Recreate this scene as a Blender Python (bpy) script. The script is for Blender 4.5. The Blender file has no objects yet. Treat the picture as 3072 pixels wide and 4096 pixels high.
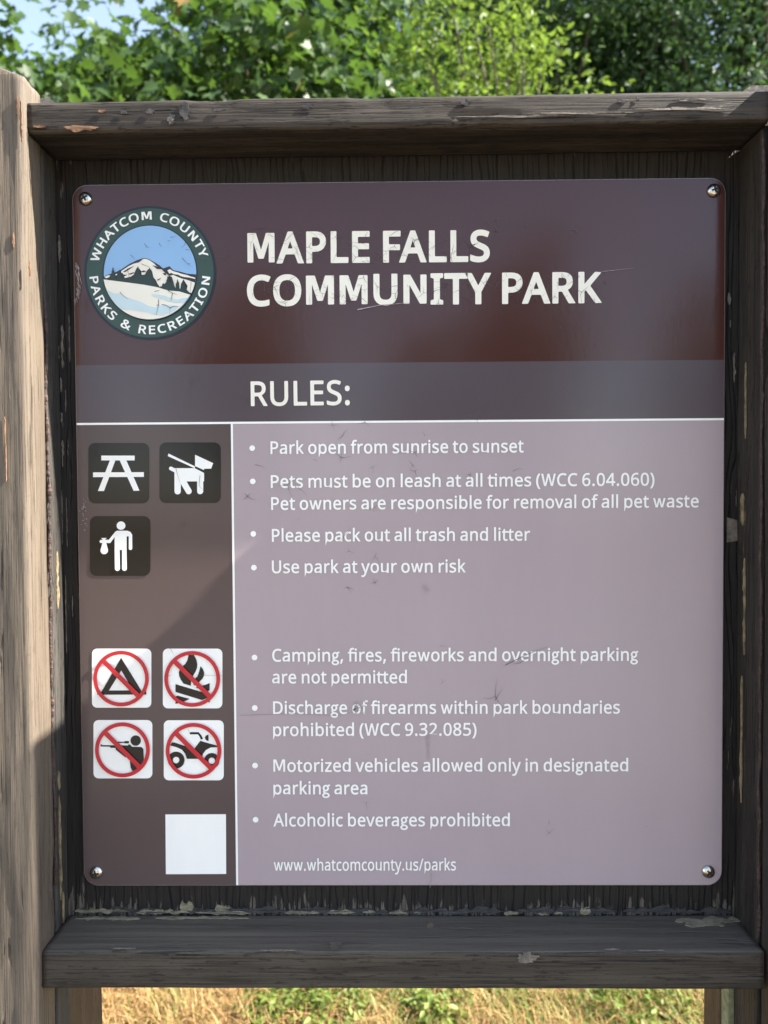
import bpy, bmesh, math, random
import numpy as np
from mathutils import Vector, Matrix, noise, geometry
R = math.radians
scene = bpy.context.scene
col = scene.collection

# ------------------------------------------------------------------ camera
PZ = 1.35                                   # height of the sign panel's centre
cam_d = bpy.data.cameras.new('camera')
cam = bpy.data.objects.new('camera', cam_d)
col.objects.link(cam)
F_PX = 2850.0
rx, ry, rz = R(1.42429922), R(0.61571918), R(-0.36920583)
Rx = Matrix(((1, 0, 0), (0, math.cos(rx), -math.sin(rx)), (0, math.sin(rx), math.cos(rx))))
Ry = Matrix(((math.cos(ry), 0, math.sin(ry)), (0, 1, 0), (-math.sin(ry), 0, math.cos(ry))))
Rz = Matrix(((math.cos(rz), -math.sin(rz), 0), (math.sin(rz), math.cos(rz), 0), (0, 0, 1)))
RC = Rx @ Ry @ Rz                           # panel -> camera (x right, y down, z forward)
W2S = Matrix(((1, 0, 0), (0, 0, -1), (0, 1, 0)))   # world (x, y, z) -> (x right, y down, z forward)
ROT = (RC @ W2S).transposed()               # camera (cv) -> world
CPOS = Vector((-0.00702562, -0.67192439, PZ + 0.04108481))
cam.matrix_world = Matrix.Translation(CPOS) @ (ROT @ Matrix(((1, 0, 0), (0, -1, 0), (0, 0, -1)))).to_4x4()
cam_d.sensor_fit = 'VERTICAL'
cam_d.sensor_height = 24.0
cam_d.lens = 24.0 * F_PX / 4096.0
cam_d.clip_start = 0.02
cam_d.clip_end = 500
cam_d.dof.use_dof = True
cam_d.dof.focus_distance = 0.672
cam_d.dof.aperture_fstop = 4.8
scene.camera = cam

# ------------------------------------------------------------------ light
SUN_EL, SUN_GRAZE = R(41), R(6.6)           # the sun stands to the right, nearly in the plane of the sign
sun_dir = Vector((math.cos(SUN_EL) * math.cos(SUN_GRAZE), -math.cos(SUN_EL) * math.sin(SUN_GRAZE), math.sin(SUN_EL)))
world = bpy.data.worlds.new('World')
scene.world = world
world.use_nodes = True
wn = world.node_tree
sky = wn.nodes.new('ShaderNodeTexSky')
sky.sky_type = 'NISHITA'
sky.sun_disc = False
sky.sun_elevation = SUN_EL
sky.sun_rotation = math.atan2(sun_dir.x, sun_dir.y)
sky.air_density = 1.0
sky.dust_density = 0.3
hs = wn.nodes.new('ShaderNodeHueSaturation')
hs.inputs['Saturation'].default_value = 0.78        # a summer sky with a little haze
wn.links.new(sky.outputs[0], hs.inputs['Color'])
wn.links.new(hs.outputs[0], wn.nodes['Background'].inputs[0])
wn.nodes['Background'].inputs[1].default_value = 0.10
sun_d = bpy.data.lights.new('sun', 'SUN')
sun_d.energy = 4.6
sun_d.angle = R(0.53)
sun_d.color = (1.0, 0.93, 0.82)
sun = bpy.data.objects.new('sun', sun_d)
col.objects.link(sun)
sun.rotation_euler = sun_dir.to_track_quat('Z', 'Y').to_euler()
scene.view_settings.view_transform = 'Standard'
scene.view_settings.look = 'None'
scene.view_settings.exposure = 2.2
scene.view_settings.gamma = 1.0

# ------------------------------------------------------------------ helpers
def pt(px, py, d=0.0):
    """point of the plane y = d that the photograph shows at pixel (px, py)"""
    v = ROT @ Vector(((px - 1536.0) / F_PX, (py - 2048.0) / F_PX, 1.0))
    t = (d - CPOS.y) / v.y
    return CPOS + v * t

def q2(px, py, d=0.0):
    p = pt(px, py, d)
    return (p.x, p.z)

def tag(o, label=None, cat=None, group=None, kind=None):
    if label: o['label'] = label
    if cat: o['category'] = cat
    if group: o['group'] = group
    if kind: o['kind'] = kind
    return o

def empty(name, loc=(0, 0, 0)):
    o = bpy.data.objects.new(name, None)
    o.location = loc
    o.empty_display_size = 0.1
    col.objects.link(o)
    return o

def mesh_obj(name, vs, fs, mat, parent=None, smooth=False):
    me = bpy.data.meshes.new(name)
    me.from_pydata(vs, [], fs)
    if smooth:
        me.polygons.foreach_set('use_smooth', [True] * len(me.polygons))
    if mat: me.materials.append(mat)
    me.update()
    o = bpy.data.objects.new(name, me)
    col.objects.link(o)
    if parent:
        o.parent = parent
        o.matrix_parent_inverse = Matrix.Translation(-Vector(parent.location))
    return o

class MB:
    """collects pieces that become one mesh"""
    def __init__(s): s.v = []; s.f = []
    def add(s, vs, fs):
        b = len(s.v)
        s.v += [tuple(v) for v in vs]
        s.f += [tuple(i + b for i in f) for f in fs]
    def build(s, name, mat, parent=None, smooth=False):
        return mesh_obj(name, s.v, s.f, mat, parent, smooth)

# ------------------------------------------------------------------ materials
class NT:
    def __init__(s, name):
        s.m = bpy.data.materials.new(name); s.m.use_nodes = True
        s.t = s.m.node_tree; s.b = s.t.nodes['Principled BSDF']; s.out = s.t.nodes['Material Output']
    def n(s, typ, **kw):
        nd = s.t.nodes.new(typ)
        for k, v in kw.items(): setattr(nd, k, v)
        return nd
    def link(s, a, b): s.t.links.new(a, b)
    def inp(s, nd, key, val):
        i = nd.inputs[key]
        if hasattr(val, 'is_output'): s.link(val, i)
        else: i.default_value = val
    def math(s, op, a, b=0.0, c=None, clamp=False):
        nd = s.n('ShaderNodeMath', operation=op); nd.use_clamp = clamp
        s.inp(nd, 0, a); s.inp(nd, 1, b)
        if c is not None: s.inp(nd, 2, c)
        return nd.outputs[0]
    def mapr(s, v, a, b, c=0.0, d=1.0, smooth=True):
        nd = s.n('ShaderNodeMapRange'); nd.clamp = True
        if smooth: nd.interpolation_type = 'SMOOTHSTEP'
        for k, x in zip(('Value', 'From Min', 'From Max', 'To Min', 'To Max'), (v, a, b, c, d)): s.inp(nd, k, x)
        return nd.outputs[0]
    def mix(s, f, a, b):
        nd = s.n('ShaderNodeMix', data_type='RGBA'); nd.clamp_factor = True
        s.inp(nd, 0, f); s.inp(nd, 6, a); s.inp(nd, 7, b)
        return nd.outputs[2]
    def coords(s, scale, off=(0, 0, 0)):
        tc = s.n('ShaderNodeTexCoord'); mp = s.n('ShaderNodeMapping')
        s.link(tc.outputs['Object'], mp.inputs[0])
        mp.inputs['Scale'].default_value = scale; mp.inputs['Location'].default_value = off
        return mp.outputs[0]
    def noise(s, vec, scale=1.0, detail=4.0, rough=0.6, dist=0.0):
        nd = s.n('ShaderNodeTexNoise'); s.link(vec, nd.inputs['Vector'])
        nd.inputs['Scale'].default_value = scale; nd.inputs['Detail'].default_value = detail
        nd.inputs['Roughness'].default_value = rough; nd.inputs['Distortion'].default_value = dist
        return nd.outputs[0]
    def bump(s, h, strength, dist):
        nd = s.n('ShaderNodeBump'); s.link(h, nd.inputs['Height'])
        nd.inputs['Strength'].default_value = strength; nd.inputs['Distance'].default_value = dist
        s.link(nd.outputs[0], s.b.inputs['Normal'])
    def set(s, **kw):
        for k, v in kw.items(): s.inp(s.b, k, v)
        return s

def c4(c): return (c[0], c[1], c[2], 1.0)

def wood_mat(name, axis, dark, base, light, peel, peel_at=0.62, peel_w=0.02, crack=0.5, off=(0, 0, 0), tint=None, rough=0.72, spec=0.35, open_=0.52, fleck=0.75, top_light=None):
    t = NT(name)
    def sc(al, ac): return tuple(al if i == axis else ac for i in range(3))
    fa = t.noise(t.coords(sc(9, 560), off), 1, 4, 0.65)
    mb_ = t.noise(t.coords(sc(3.2, 130), off), 1, 6, 0.62, 0.12)
    br = t.noise(t.coords(sc(1.6, 24), off), 1, 5, 0.6, 0.2)
    bl = t.noise(t.coords((8, 8, 8), off), 1, 6, 0.62)
    sp = t.noise(t.coords((330, 330, 330), off), 1, 3, 0.6)
    c = t.mix(t.mapr(mb_, 0.32, 0.68), c4(dark), c4(base))
    c = t.mix(t.mapr(br, 0.45, 0.72, 0, 0.7), c, c4(light))
    c = t.mix(t.mapr(bl, 0.42, 0.72, 0.0, 0.5), c, c4([x * 0.9 for x in dark]))
    c = t.mix(t.mapr(fa, 0.48, 0.66, 0, 0.9), c, c4([x * 0.6 for x in dark]))
    c = t.mix(t.mapr(sp, 0.60, 0.72, 0, 0.45), c, c4([x * 0.6 for x in dark]))
    fl = t.noise(t.coords(sc(65, 430), (off[0] + 2, off[1] + 2, off[2] + 2)), 1, 4, 0.6)
    c = t.mix(t.mapr(fl, 0.575, 0.63, 0, fleck), c, c4([x * 0.35 for x in dark]))
    if tint:
        tn = t.noise(t.coords(sc(1.1, 12), (5, 2, 1)), 1, 4, 0.6)
        c = t.mix(t.mapr(tn, 0.45, 0.7, 0, 0.55), c, c4(tint))
    # bare wood where the paint has come off, in slivers along the grain
    pn = t.noise(t.coords(sc(17, 150), (off[0] + 3, off[1] + 7, off[2] + 1)), 1, 8, 0.68)
    pg = t.noise(t.coords(sc(4, 16), (off[0] + 1, off[1], off[2] + 4)), 1, 3, 0.5)
    pm = t.mapr(t.math('ADD', pn, t.math('MULTIPLY', t.math('SUBTRACT', pg, 0.5), 0.6)), peel_at, peel_at + peel_w)
    pc = t.mix(t.mapr(fa, 0.35, 0.65), c4(peel), c4([x * 0.4 for x in peel]))
    c = t.mix(t.math('MULTIPLY', pm, 0.85), c, pc)
    # drying checks along the grain
    k = t.noise(t.coords(sc(1.1, 80), (off[0] + 9, off[1] + 2, off[2] + 6)), 1, 3, 0.5)
    ka = t.math('ABSOLUTE', t.math('SUBTRACT', k, 0.5))
    kg = t.noise(t.coords(sc(11, 40), (off[0] + 4, off[1] + 8, off[2])), 1, 4, 0.55)
    km = t.math('MULTIPLY', t.mapr(ka, 0.003, 0.012, 1, 0), t.mapr(kg, open_, open_ + 0.06, 0, crack))
    k2 = t.math('ABSOLUTE', t.math('SUBTRACT', t.noise(t.coords(sc(2.2, 210), (off[0] + 5, off[1] + 5, off[2] + 9)), 1, 2, 0.5), 0.5))
    km = t.math('MAXIMUM', km, t.math('MULTIPLY', t.mapr(k2, 0.004, 0.022, 1, 0), t.mapr(t.noise(t.coords(sc(7, 50), (off[0] + 7, off[1] + 1, off[2] + 3)), 1, 4, 0.55), open_ + 0.04, open_ + 0.10, 0, crack * 0.85)))
    c = t.mix(km, c, (0.010, 0.007, 0.005, 1))
    if top_light:                                  # upward faces lightened: the light on the sill's top, put into its colour
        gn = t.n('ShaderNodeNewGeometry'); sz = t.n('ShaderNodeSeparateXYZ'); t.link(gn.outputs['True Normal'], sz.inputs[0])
        c = t.mix(t.math('MULTIPLY', t.mapr(sz.outputs[2], 0.6, 0.95), t.mapr(mb_, 0.25, 0.7, 0.9, 0.35)), c, c4(top_light))
    h = t.math('ADD', t.math('MULTIPLY', fa, -0.5), t.math('MULTIPLY', mb_, 0.7))
    h = t.math('SUBTRACT', h, t.math('MULTIPLY', pm, 0.3))
    h = t.math('SUBTRACT', h, t.math('MULTIPLY', km, 1.3))
    t.bump(h, 0.8, 0.0016)
    t.set(**{'Base Color': c, 'Roughness': rough, 'Specular IOR Level': spec})
    return t.m

def print_mat(name, c, rough=0.24, spec=0.5, var=0.06, peel=0.08):
    """printed sheet under a gloss film with a slight orange peel"""
    t = NT(name)
    a = t.noise(t.coords((55, 55, 9)), 1, 4, 0.6)
    b = t.noise(t.coords((900, 900, 900)), 1, 2, 0.5)
    k = t.math('ADD', t.math('MULTIPLY', a, var), t.math('MULTIPLY', b, var * 0.9))
    lo_ = t.noise(t.coords((7, 7, 3.5)), 1, 5, 0.6)
    k = t.math('ADD', 1.0 - var - 0.07, t.math('ADD', k, t.math('MULTIPLY', lo_, 0.14)))
    mul = t.n('ShaderNodeVectorMath', operation='SCALE')
    mul.inputs[0].default_value = c; t.link(k, mul.inputs['Scale'])
    o1 = t.noise(t.coords((210, 210, 120)), 1, 3, 0.55)
    t.bump(o1, peel, 0.0006)
    t.set(**{'Base Color': mul.outputs[0], 'Roughness': rough, 'Specular IOR Level': spec})
    return t.m

def plain_mat(name, c, rough=0.6, metal=0.0, spec=0.5, nscale=60, var=0.25, bump=0.3, bdist=0.001):
    t = NT(name)
    a = t.noise(t.coords((nscale,) * 3), 1, 5, 0.65)
    cc = t.mix(t.mapr(a, 0.25, 0.75), c4([x * (1 - var) for x in c]), c4([min(1, x * (1 + var)) for x in c]))
    t.bump(a, bump, bdist)
    t.set(**{'Base Color': cc, 'Roughness': rough, 'Metallic': metal, 'Specular IOR Level': spec})
    return t.m

def leaf_mat(name, c1, c2, trans, tmix=0.35, rough=0.4, tan=None):
    t = NT(name)
    g = t.n('ShaderNodeNewGeometry')
    r = g.outputs['Random Per Island']
    c = t.mix(r, c4(c1), c4(c2))
    if tan: c = t.mix(t.mapr(r, 0.985, 0.987), c, c4(tan))
    t.set(**{'Base Color': c, 'Roughness': rough, 'Specular IOR Level': 0.3})
    tr = t.n('ShaderNodeBsdfTranslucent')
    hs = t.mix(r, c4([x * 0.7 for x in trans]), c4(trans)); t.link(hs, tr.inputs[0])
    mx = t.n('ShaderNodeMixShader'); mx.inputs[0].default_value = tmix
    t.link(t.b.outputs[0], mx.inputs[1]); t.link(tr.outputs[0], mx.inputs[2]); t.link(mx.outputs[0], t.out.inputs[0])
    return t.m

PAINT_D, PAINT, PAINT_L = (0.026, 0.0205, 0.016), (0.064, 0.052, 0.040), (0.115, 0.095, 0.075)
M = {}
M['rail'] = wood_mat('weathered_rail_paint', 0, PAINT_D, PAINT, PAINT_L, (0.26, 0.22, 0.18), 0.74, 0.03, 0.8, (2, 0, 0))
M['sill'] = wood_mat('weathered_sill_paint', 0, PAINT_D, (0.068, 0.055, 0.041), (0.110, 0.092, 0.071), (0.24, 0.215, 0.18), 0.80, 0.03, 0.9, (7, 3, 0), rough=0.6, spec=0.45, top_light=(0.155, 0.130, 0.098))
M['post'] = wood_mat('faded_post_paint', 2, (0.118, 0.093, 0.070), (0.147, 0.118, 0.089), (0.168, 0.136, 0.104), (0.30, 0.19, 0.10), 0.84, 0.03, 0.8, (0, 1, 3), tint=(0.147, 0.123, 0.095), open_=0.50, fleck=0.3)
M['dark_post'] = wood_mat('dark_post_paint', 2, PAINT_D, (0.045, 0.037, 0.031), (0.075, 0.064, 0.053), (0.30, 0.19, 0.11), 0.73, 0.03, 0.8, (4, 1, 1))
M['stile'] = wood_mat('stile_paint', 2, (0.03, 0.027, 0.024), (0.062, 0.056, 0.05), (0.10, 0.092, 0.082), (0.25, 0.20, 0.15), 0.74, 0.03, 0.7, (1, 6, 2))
M['leg'] = wood_mat('bare_leg_wood', 2, (0.05, 0.031, 0.017), (0.105, 0.068, 0.038), (0.15, 0.10, 0.056), (0.24, 0.2, 0.12), 0.74, 0.05, 0.6, (3, 3, 3))
M['caulk'] = plain_mat('cream_caulk', (0.215, 0.185, 0.12), 0.7, nscale=120, var=0.35)
M['bead'] = plain_mat('perished_brown_caulk', (0.055, 0.032, 0.026), 0.55, nscale=260, var=0.7, bump=0.9, bdist=0.002)
M['flake'] = plain_mat('grey_paint_flake', (0.145, 0.124, 0.102), 0.75, nscale=220, var=0.45, bump=0.6)
M['raw'] = plain_mat('brown_raw_wood', (0.19, 0.105, 0.06), 0.8, nscale=160, var=0.5, bump=0.6)
M['curl'] = plain_mat('dark_curled_paint', (0.045, 0.04, 0.037), 0.6, nscale=150, var=0.4, bump=0.6)
M['screw'] = plain_mat('stainless_steel', (0.62, 0.59, 0.55), 0.24, 1.0, nscale=260, var=0.3, bump=0.12)
M['recess'] = plain_mat('screw_recess_dark', (0.03, 0.028, 0.026), 0.5, 0.6, nscale=300, var=0.2)  # dark tone for the cross on the screw head
M['alu'] = plain_mat('panel_edge', (0.24, 0.21, 0.20), 0.35, 0.6, nscale=200, var=0.15, bump=0.1)
M['maroon'] = print_mat('maroon_print', (0.062, 0.0205, 0.0155), 0.13, 0.45)
M['slate'] = print_mat('slate_print', (0.090, 0.068, 0.077), 0.16, 0.35)
M['brown'] = print_mat('brown_print', (0.095, 0.069, 0.068), 0.18, 0.32)
M['lilac'] = print_mat('lilac_print', (0.392, 0.320, 0.342), 0.18, 0.32)
M['cream'] = print_mat('cream_print', (0.86, 0.82, 0.71), 0.25, 0.35)
M['white'] = print_mat('white_print', (0.90, 0.895, 0.86), 0.25, 0.35)
M['black'] = print_mat('black_print', (0.014, 0.012, 0.013), 0.16, 0.3)
M['red'] = print_mat('red_print', (0.50, 0.022, 0.035), 0.18, 0.32)
M['green'] = print_mat('emblem_green_print', (0.042, 0.078, 0.060), 0.18, 0.32)
M['navy'] = print_mat('emblem_navy_print', (0.020, 0.022, 0.030), 0.18, 0.32)
M['skyblue'] = print_mat('emblem_blue_print', (0.27, 0.47, 0.74), 0.18, 0.32)
M['ice'] = print_mat('emblem_pale_blue_print', (0.56, 0.70, 0.74), 0.18, 0.32)
M['rock'] = print_mat('emblem_rock_print', (0.045, 0.033, 0.040), 0.18, 0.32)
M['fir'] = print_mat('emblem_fir_print', (0.030, 0.050, 0.040), 0.18, 0.32)
M['crack'] = plain_mat('film_crack', (0.075, 0.06, 0.06), 0.6, nscale=300, var=0.2)
M['scuff'] = plain_mat('pale_scuff', (0.36, 0.32, 0.31), 0.6, nscale=300, var=0.3)
M['smudge'] = plain_mat('grey_smudge', (0.358, 0.292, 0.311), 0.4, nscale=200, var=0.12)
FONT = (
    '&718!298,711,347,706,389,693,422,671,447,641,462,604,468,560,458,503,428,455,383,414,327,376,517,194,540,227,558,264,585,350,673,350,633,233,606,183,5'
    '73,139,716,0,599,0,514,82,448,34,370,2,324,-7,273,-10,209,-4,155,12,112,40,79,77,59,125,52,182,56,229,70,269,92,303,123,333,203,388,163,437,130,493,12'
    '1,524,118,558,123,602,139,640,166,670,201,693,246,706/255,334,195,293,172,270,156,246,146,218,142,185,151,137,178,99,221,75,275,67,334,72,383,87,425,1'
    '10,459,136/295,640,258,635,228,619,208,593,202,559,207,525,221,494,275,427,324,460,357,491,376,523,382,560,376,592,359,618,331,635;(294!39,269,43,348,'
    '54,425,74,500,102,572,138,638,183,700,265,700,205,603,161,497,135,385,126,270,130,194,142,120,162,46,188,-24,222,-91,264,-155,183,-155,138,-94,102,-29'
    ',74,41,54,115,43,191;)294!255,269,251,191,240,115,220,41,193,-29,156,-94,111,-155,30,-155,72,-91,106,-24,133,46,152,120,164,194,168,270,164,347,152,42'
    '3,133,497,106,569,72,637,29,700,111,700,156,638,193,572,220,500,240,425,251,348;,263!188,103,166,28,136,-51,104,-126,40,-126,59,-47,76,38,89,114,181,1'
    '14;.263!71,53,75,84,88,104,108,115,130,119,154,115,174,104,188,84,192,53,188,23,174,2,154,-10,130,-14,108,-10,88,2,75,23;/365!355,700,94,0,10,0,271,70'
    '0;0561!513,351,510,270,500,199,483,137,459,86,427,45,387,15,338,-4,279,-10,230,-5,187,9,150,33,105,86,73,157,54,246,48,351,54,456,71,545,101,616,145,6'
    '68,183,692,227,706,279,711,329,706,372,692,410,668,455,616,487,545,506,456/134,351,138,263,149,191,167,135,195,96,232,72,279,64,327,72,364,95,392,135,'
    '411,191,422,263,425,351,422,439,411,510,392,566,364,605,327,629,279,637,232,629,195,605,167,566,149,510,138,439;1561!348,0,264,0,264,489,264,537,266,5'
    '74,268,610,239,583,207,556,132,495,87,553,276,700,348,700;2561!510,0,47,0,47,72,230,257,320,351,351,392,375,432,388,473,393,519,385,569,359,606,319,62'
    '9,270,636,222,632,180,619,101,570,55,627,115,670,187,699,227,707,270,710,331,704,382,687,424,660,455,623,475,577,481,524,476,470,459,421,432,373,396,3'
    '26,302,226,156,82,156,78,510,78;3561!483,536,479,492,466,455,444,424,415,399,380,381,338,369,338,365,390,354,431,337,464,312,487,280,500,242,505,199,4'
    '98,142,476,91,440,48,389,17,321,-3,236,-10,134,-1,88,10,44,28,44,109,90,90,139,75,189,66,237,63,294,67,339,79,373,100,396,127,410,161,415,201,409,241,'
    '392,272,363,295,325,312,276,321,219,325,151,325,151,398,220,398,273,402,316,415,350,435,375,461,390,494,395,530,387,576,361,609,320,630,268,637,200,63'
    '0,144,609,91,578,48,637,90,665,141,688,200,704,267,710,334,704,388,688,430,661,460,625,477,584;4561!541,159,439,159,439,0,356,0,356,159,21,159,21,232,'
    '350,704,439,704,439,236,541,236/356,457,356,503,358,543,359,579,361,612,357,612,337,572,315,535,105,236,356,236;5561!270,429,337,423,394,405,441,375,4'
    '76,335,498,284,505,224,497,156,474,99,435,52,384,18,319,-3,243,-10,142,0,98,12,62,28,62,110,101,91,148,76,197,67,244,64,293,68,335,80,369,100,395,130,'
    '411,168,417,215,412,257,398,292,375,320,341,341,297,353,241,357,178,352,122,342,78,370,105,700,456,700,456,622,178,622,162,419,207,425;6561!54,299,62,'
    '419,74,476,91,530,116,579,148,623,189,659,240,687,301,704,375,710,420,708,461,701,461,627,421,636,376,639,314,634,264,617,223,590,193,555,170,513,155,'
    '465,140,356,146,356,183,398,208,415,238,427,272,436,312,438,369,432,418,413,459,383,489,341,508,288,515,225,508,158,487,100,454,53,410,19,356,-3,292,-'
    '10,244,-5,199,9,158,32,123,66,94,109,72,162,58,226/291,63,330,67,363,80,391,102,412,134,425,175,429,225,421,285,396,331,369,353,335,366,294,371,251,36'
    '6,214,351,183,330,160,303,146,273,141,242,150,178,179,121,200,97,226,78,256,67;8561!279,710,338,705,388,691,430,667,462,634,482,593,489,542,485,503,47'
    '1,469,450,439,423,413,356,371,434,324,466,296,491,264,506,226,512,181,505,127,483,80,449,42,403,14,347,-4,282,-10,213,-4,154,13,108,40,75,77,55,123,48'
    ',178,53,223,68,262,92,295,122,323,193,366,131,410,106,437,87,468,75,503,71,543,77,593,98,634,130,666,173,690,223,705/132,177,141,131,169,93,215,67,280'
    ',59,344,67,390,93,418,131,427,180,423,213,409,241,388,265,358,287,280,325,265,330,192,290,166,267,148,241,136,212/278,640,229,634,190,614,164,582,155,'
    '539,159,506,172,478,192,456,219,437,283,404,345,436,369,456,388,479,400,506,404,539,395,582,370,614,330,634;9561!510,401,501,282,490,224,473,170,448,1'
    '21,416,77,375,41,324,13,262,-4,188,-10,143,-7,100,0,100,74,141,64,186,61,249,66,300,83,340,110,371,145,393,187,409,235,423,343,417,343,379,302,355,285'
    ',325,273,290,264,250,262,194,268,145,287,104,317,74,359,55,411,49,474,56,542,77,600,110,647,155,681,209,703,273,710,321,705,366,691,406,667,441,633,47'
    '0,590,492,537,505,474/273,637,234,633,201,619,173,597,152,566,139,525,134,475,143,414,167,368,193,347,227,334,269,329,312,334,350,349,381,370,403,397,'
    '418,427,423,458,413,521,385,579,364,603,338,622,308,633;:263!71,53,75,84,88,104,108,115,130,119,154,115,174,104,188,84,192,53,188,23,174,2,154,-10,130'
    ',-14,108,-10,88,2,75,23/71,473,75,504,88,525,108,536,130,539,154,536,174,525,188,504,192,473,188,442,174,422,154,410,130,406,108,410,88,422,75,442;A62'
    '6!534,0,450,217,173,217,89,0,0,0,274,703,353,703,625,0/345,507,335,535,322,578,312,612,301,572,291,535,281,507,202,295,424,295;B637!295,700,376,696,44'
    '2,683,494,661,531,629,553,584,561,526,557,488,546,453,527,424,500,400,467,383,427,372,427,367,469,357,507,341,539,319,564,288,579,249,584,199,577,140,'
    '555,91,519,51,471,23,411,6,341,0,95,0,95,700/313,402,389,409,436,431,461,467,470,517,465,552,452,579,429,600,376,618,299,625,183,625,183,402/183,328,1'
    '83,75,325,75,380,79,423,91,454,111,481,153,490,206,486,241,474,271,452,295,420,313,376,325,318,328;C620!395,632,342,628,294,613,252,590,218,557,190,51'
    '7,170,468,157,412,153,350,160,269,180,200,213,144,260,102,320,76,394,68,481,75,562,95,562,19,481,-3,381,-10,314,-5,255,10,203,34,159,68,123,110,96,160'
    ',69,248,60,351,65,427,82,496,109,557,147,610,194,652,252,684,319,703,396,710,449,707,500,699,547,686,589,669,554,594,482,621,440,629;D716!656,357,651,'
    '283,636,217,612,160,579,111,537,71,487,40,429,18,364,4,290,0,95,0,95,700,311,700,378,696,439,683,494,661,542,631,582,592,614,546,637,491,651,428/563,3'
    '54,555,439,532,507,494,559,442,596,376,617,298,625,183,625,183,75,278,75,365,83,436,107,492,146,531,200,555,269;E545!486,0,95,0,95,700,486,700,486,623'
    ',183,623,183,404,469,404,469,327,183,327,183,77,486,77;F509!183,0,95,0,95,700,486,700,486,623,183,623,183,375,468,375,468,297,183,297;G714!399,370,641'
    ',370,641,26,526,-1,395,-10,326,-5,265,10,212,34,166,67,128,109,99,158,69,247,60,350,65,420,79,483,103,540,136,590,177,631,227,665,285,690,350,705,423,'
    '710,480,707,534,699,631,669,598,592,514,621,467,629,418,632,340,624,275,598,222,556,183,500,160,431,152,350,159,271,179,202,214,145,264,102,331,76,416'
    ',67,494,72,553,83,553,291,399,291;H726!630,0,542,0,542,326,183,326,183,0,95,0,95,700,183,700,183,404,542,404,542,700,630,700;I332!292,0,39,0,39,51,122'
    ',70,122,629,39,649,39,700,292,700,292,649,210,629,210,70,292,51;J268!-4,-186,-45,-183,-76,-174,-76,-99,-43,-106,-6,-109,41,-99,61,-86,76,-65,87,-35,90'
    ',4,90,700,178,700,178,11,173,-51,156,-100,129,-138,92,-165,48,-181;K607!607,0,503,0,255,334,183,272,183,0,95,0,95,700,183,700,183,355,243,422,304,488,'
    '493,700,596,700,319,395;L514!95,0,95,700,183,700,183,78,489,78,489,0;M889!404,0,174,614,170,614,173,564,175,498,176,425,176,0,95,0,95,700,225,700,441,'
    '126,445,126,665,700,794,700,794,0,707,0,707,430,708,499,711,562,714,613,710,613,476,0;N745!650,0,547,0,173,581,169,581,172,528,175,462,176,391,176,0,9'
    '5,0,95,700,197,700,571,121,575,121,572,168,569,236,568,305,568,700,650,700;O766!706,351,701,273,685,203,660,142,624,89,578,47,523,16,458,-3,383,-10,30'
    '6,-3,240,16,185,48,139,90,104,142,79,204,65,274,60,352,69,453,95,540,123,590,158,632,202,666,255,691,315,706,384,711,451,706,509,691,561,666,605,632,6'
    '41,591,669,541,697,453/153,351,159,269,177,199,209,143,253,101,312,75,383,67,456,75,513,101,557,143,588,199,607,269,613,351,607,433,588,502,558,558,51'
    '4,600,456,625,384,633,312,625,253,600,209,558,177,502,159,433;P593!280,700,364,694,430,676,480,646,515,605,536,555,543,494,540,452,529,411,510,374,482'
    ',340,445,312,396,291,336,277,264,273,183,273,183,0,95,0,95,700/273,625,183,625,183,348,254,348,315,352,365,362,403,381,430,408,447,444,452,490,447,531'
    ',433,565,409,591,375,610,329,621;R610!288,700,368,694,432,678,481,650,516,612,536,562,543,501,538,450,523,408,499,374,470,349,403,314,595,0,492,0,323,'
    '289,183,289,183,0,95,0,95,700/283,624,183,624,183,364,288,364,340,367,381,379,413,398,435,424,448,457,452,497,447,538,434,571,411,594,378,611,336,620;'
    'S538!492,187,485,129,462,81,425,42,375,14,314,-4,242,-10,167,-6,102,5,50,24,50,108,138,79,191,70,246,67,294,70,333,80,364,97,386,120,400,147,404,179,4'
    '00,211,389,237,369,260,339,281,239,324,160,359,129,380,104,403,84,429,70,459,62,493,59,531,66,583,87,627,121,662,166,688,220,704,282,710,338,707,388,6'
    '99,475,671,448,595,369,622,326,630,280,632,240,629,207,620,181,604,163,584,152,559,148,530,152,498,163,472,182,449,211,429,301,389,358,366,405,341,443'
    ',312,470,278,487,237;T545!317,0,228,0,228,623,10,623,10,700,534,700,534,623,317,623;U717!627,247,620,178,598,116,561,64,508,24,440,-1,355,-10,275,-2,2'
    '09,22,156,61,119,114,96,176,88,249,88,700,176,700,176,246,182,193,197,149,222,114,258,88,304,72,360,67,418,72,463,90,498,117,522,153,536,197,540,247,5'
    '40,700,627,700;W912!899,700,713,0,624,0,487,459,475,501,465,542,456,576,452,597,449,576,441,542,431,500,419,456,286,0,197,0,12,700,104,700,213,273,224'
    ',228,233,185,240,144,246,106,252,146,261,189,272,233,283,277,407,700,498,700,626,275,639,229,650,184,658,143,665,106,673,157,684,214,699,274,807,700;Y'
    '555!277,356,460,700,555,700,322,272,322,0,233,0,233,268,0,700,96,700;Z561!523,0,37,0,37,67,406,622,49,622,49,700,513,700,513,633,144,78,523,78;a550!28'
    '2,534,341,530,388,516,425,492,450,458,465,414,471,358,471,0,408,0,391,75,387,75,341,27,315,10,286,-1,211,-10,166,-6,126,7,92,28,67,58,50,98,45,146,52,'
    '194,73,235,107,267,155,291,219,307,297,314,386,317,386,348,379,404,358,439,324,458,277,465,237,462,199,452,129,425,103,489,184,521,232,531/308,254,225'
    ',244,172,223,144,189,134,145,141,107,161,80,192,65,230,60,291,69,341,97,366,125,380,163,385,210,385,257;b603!170,564,168,501,165,456,170,456,196,487,2'
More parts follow.
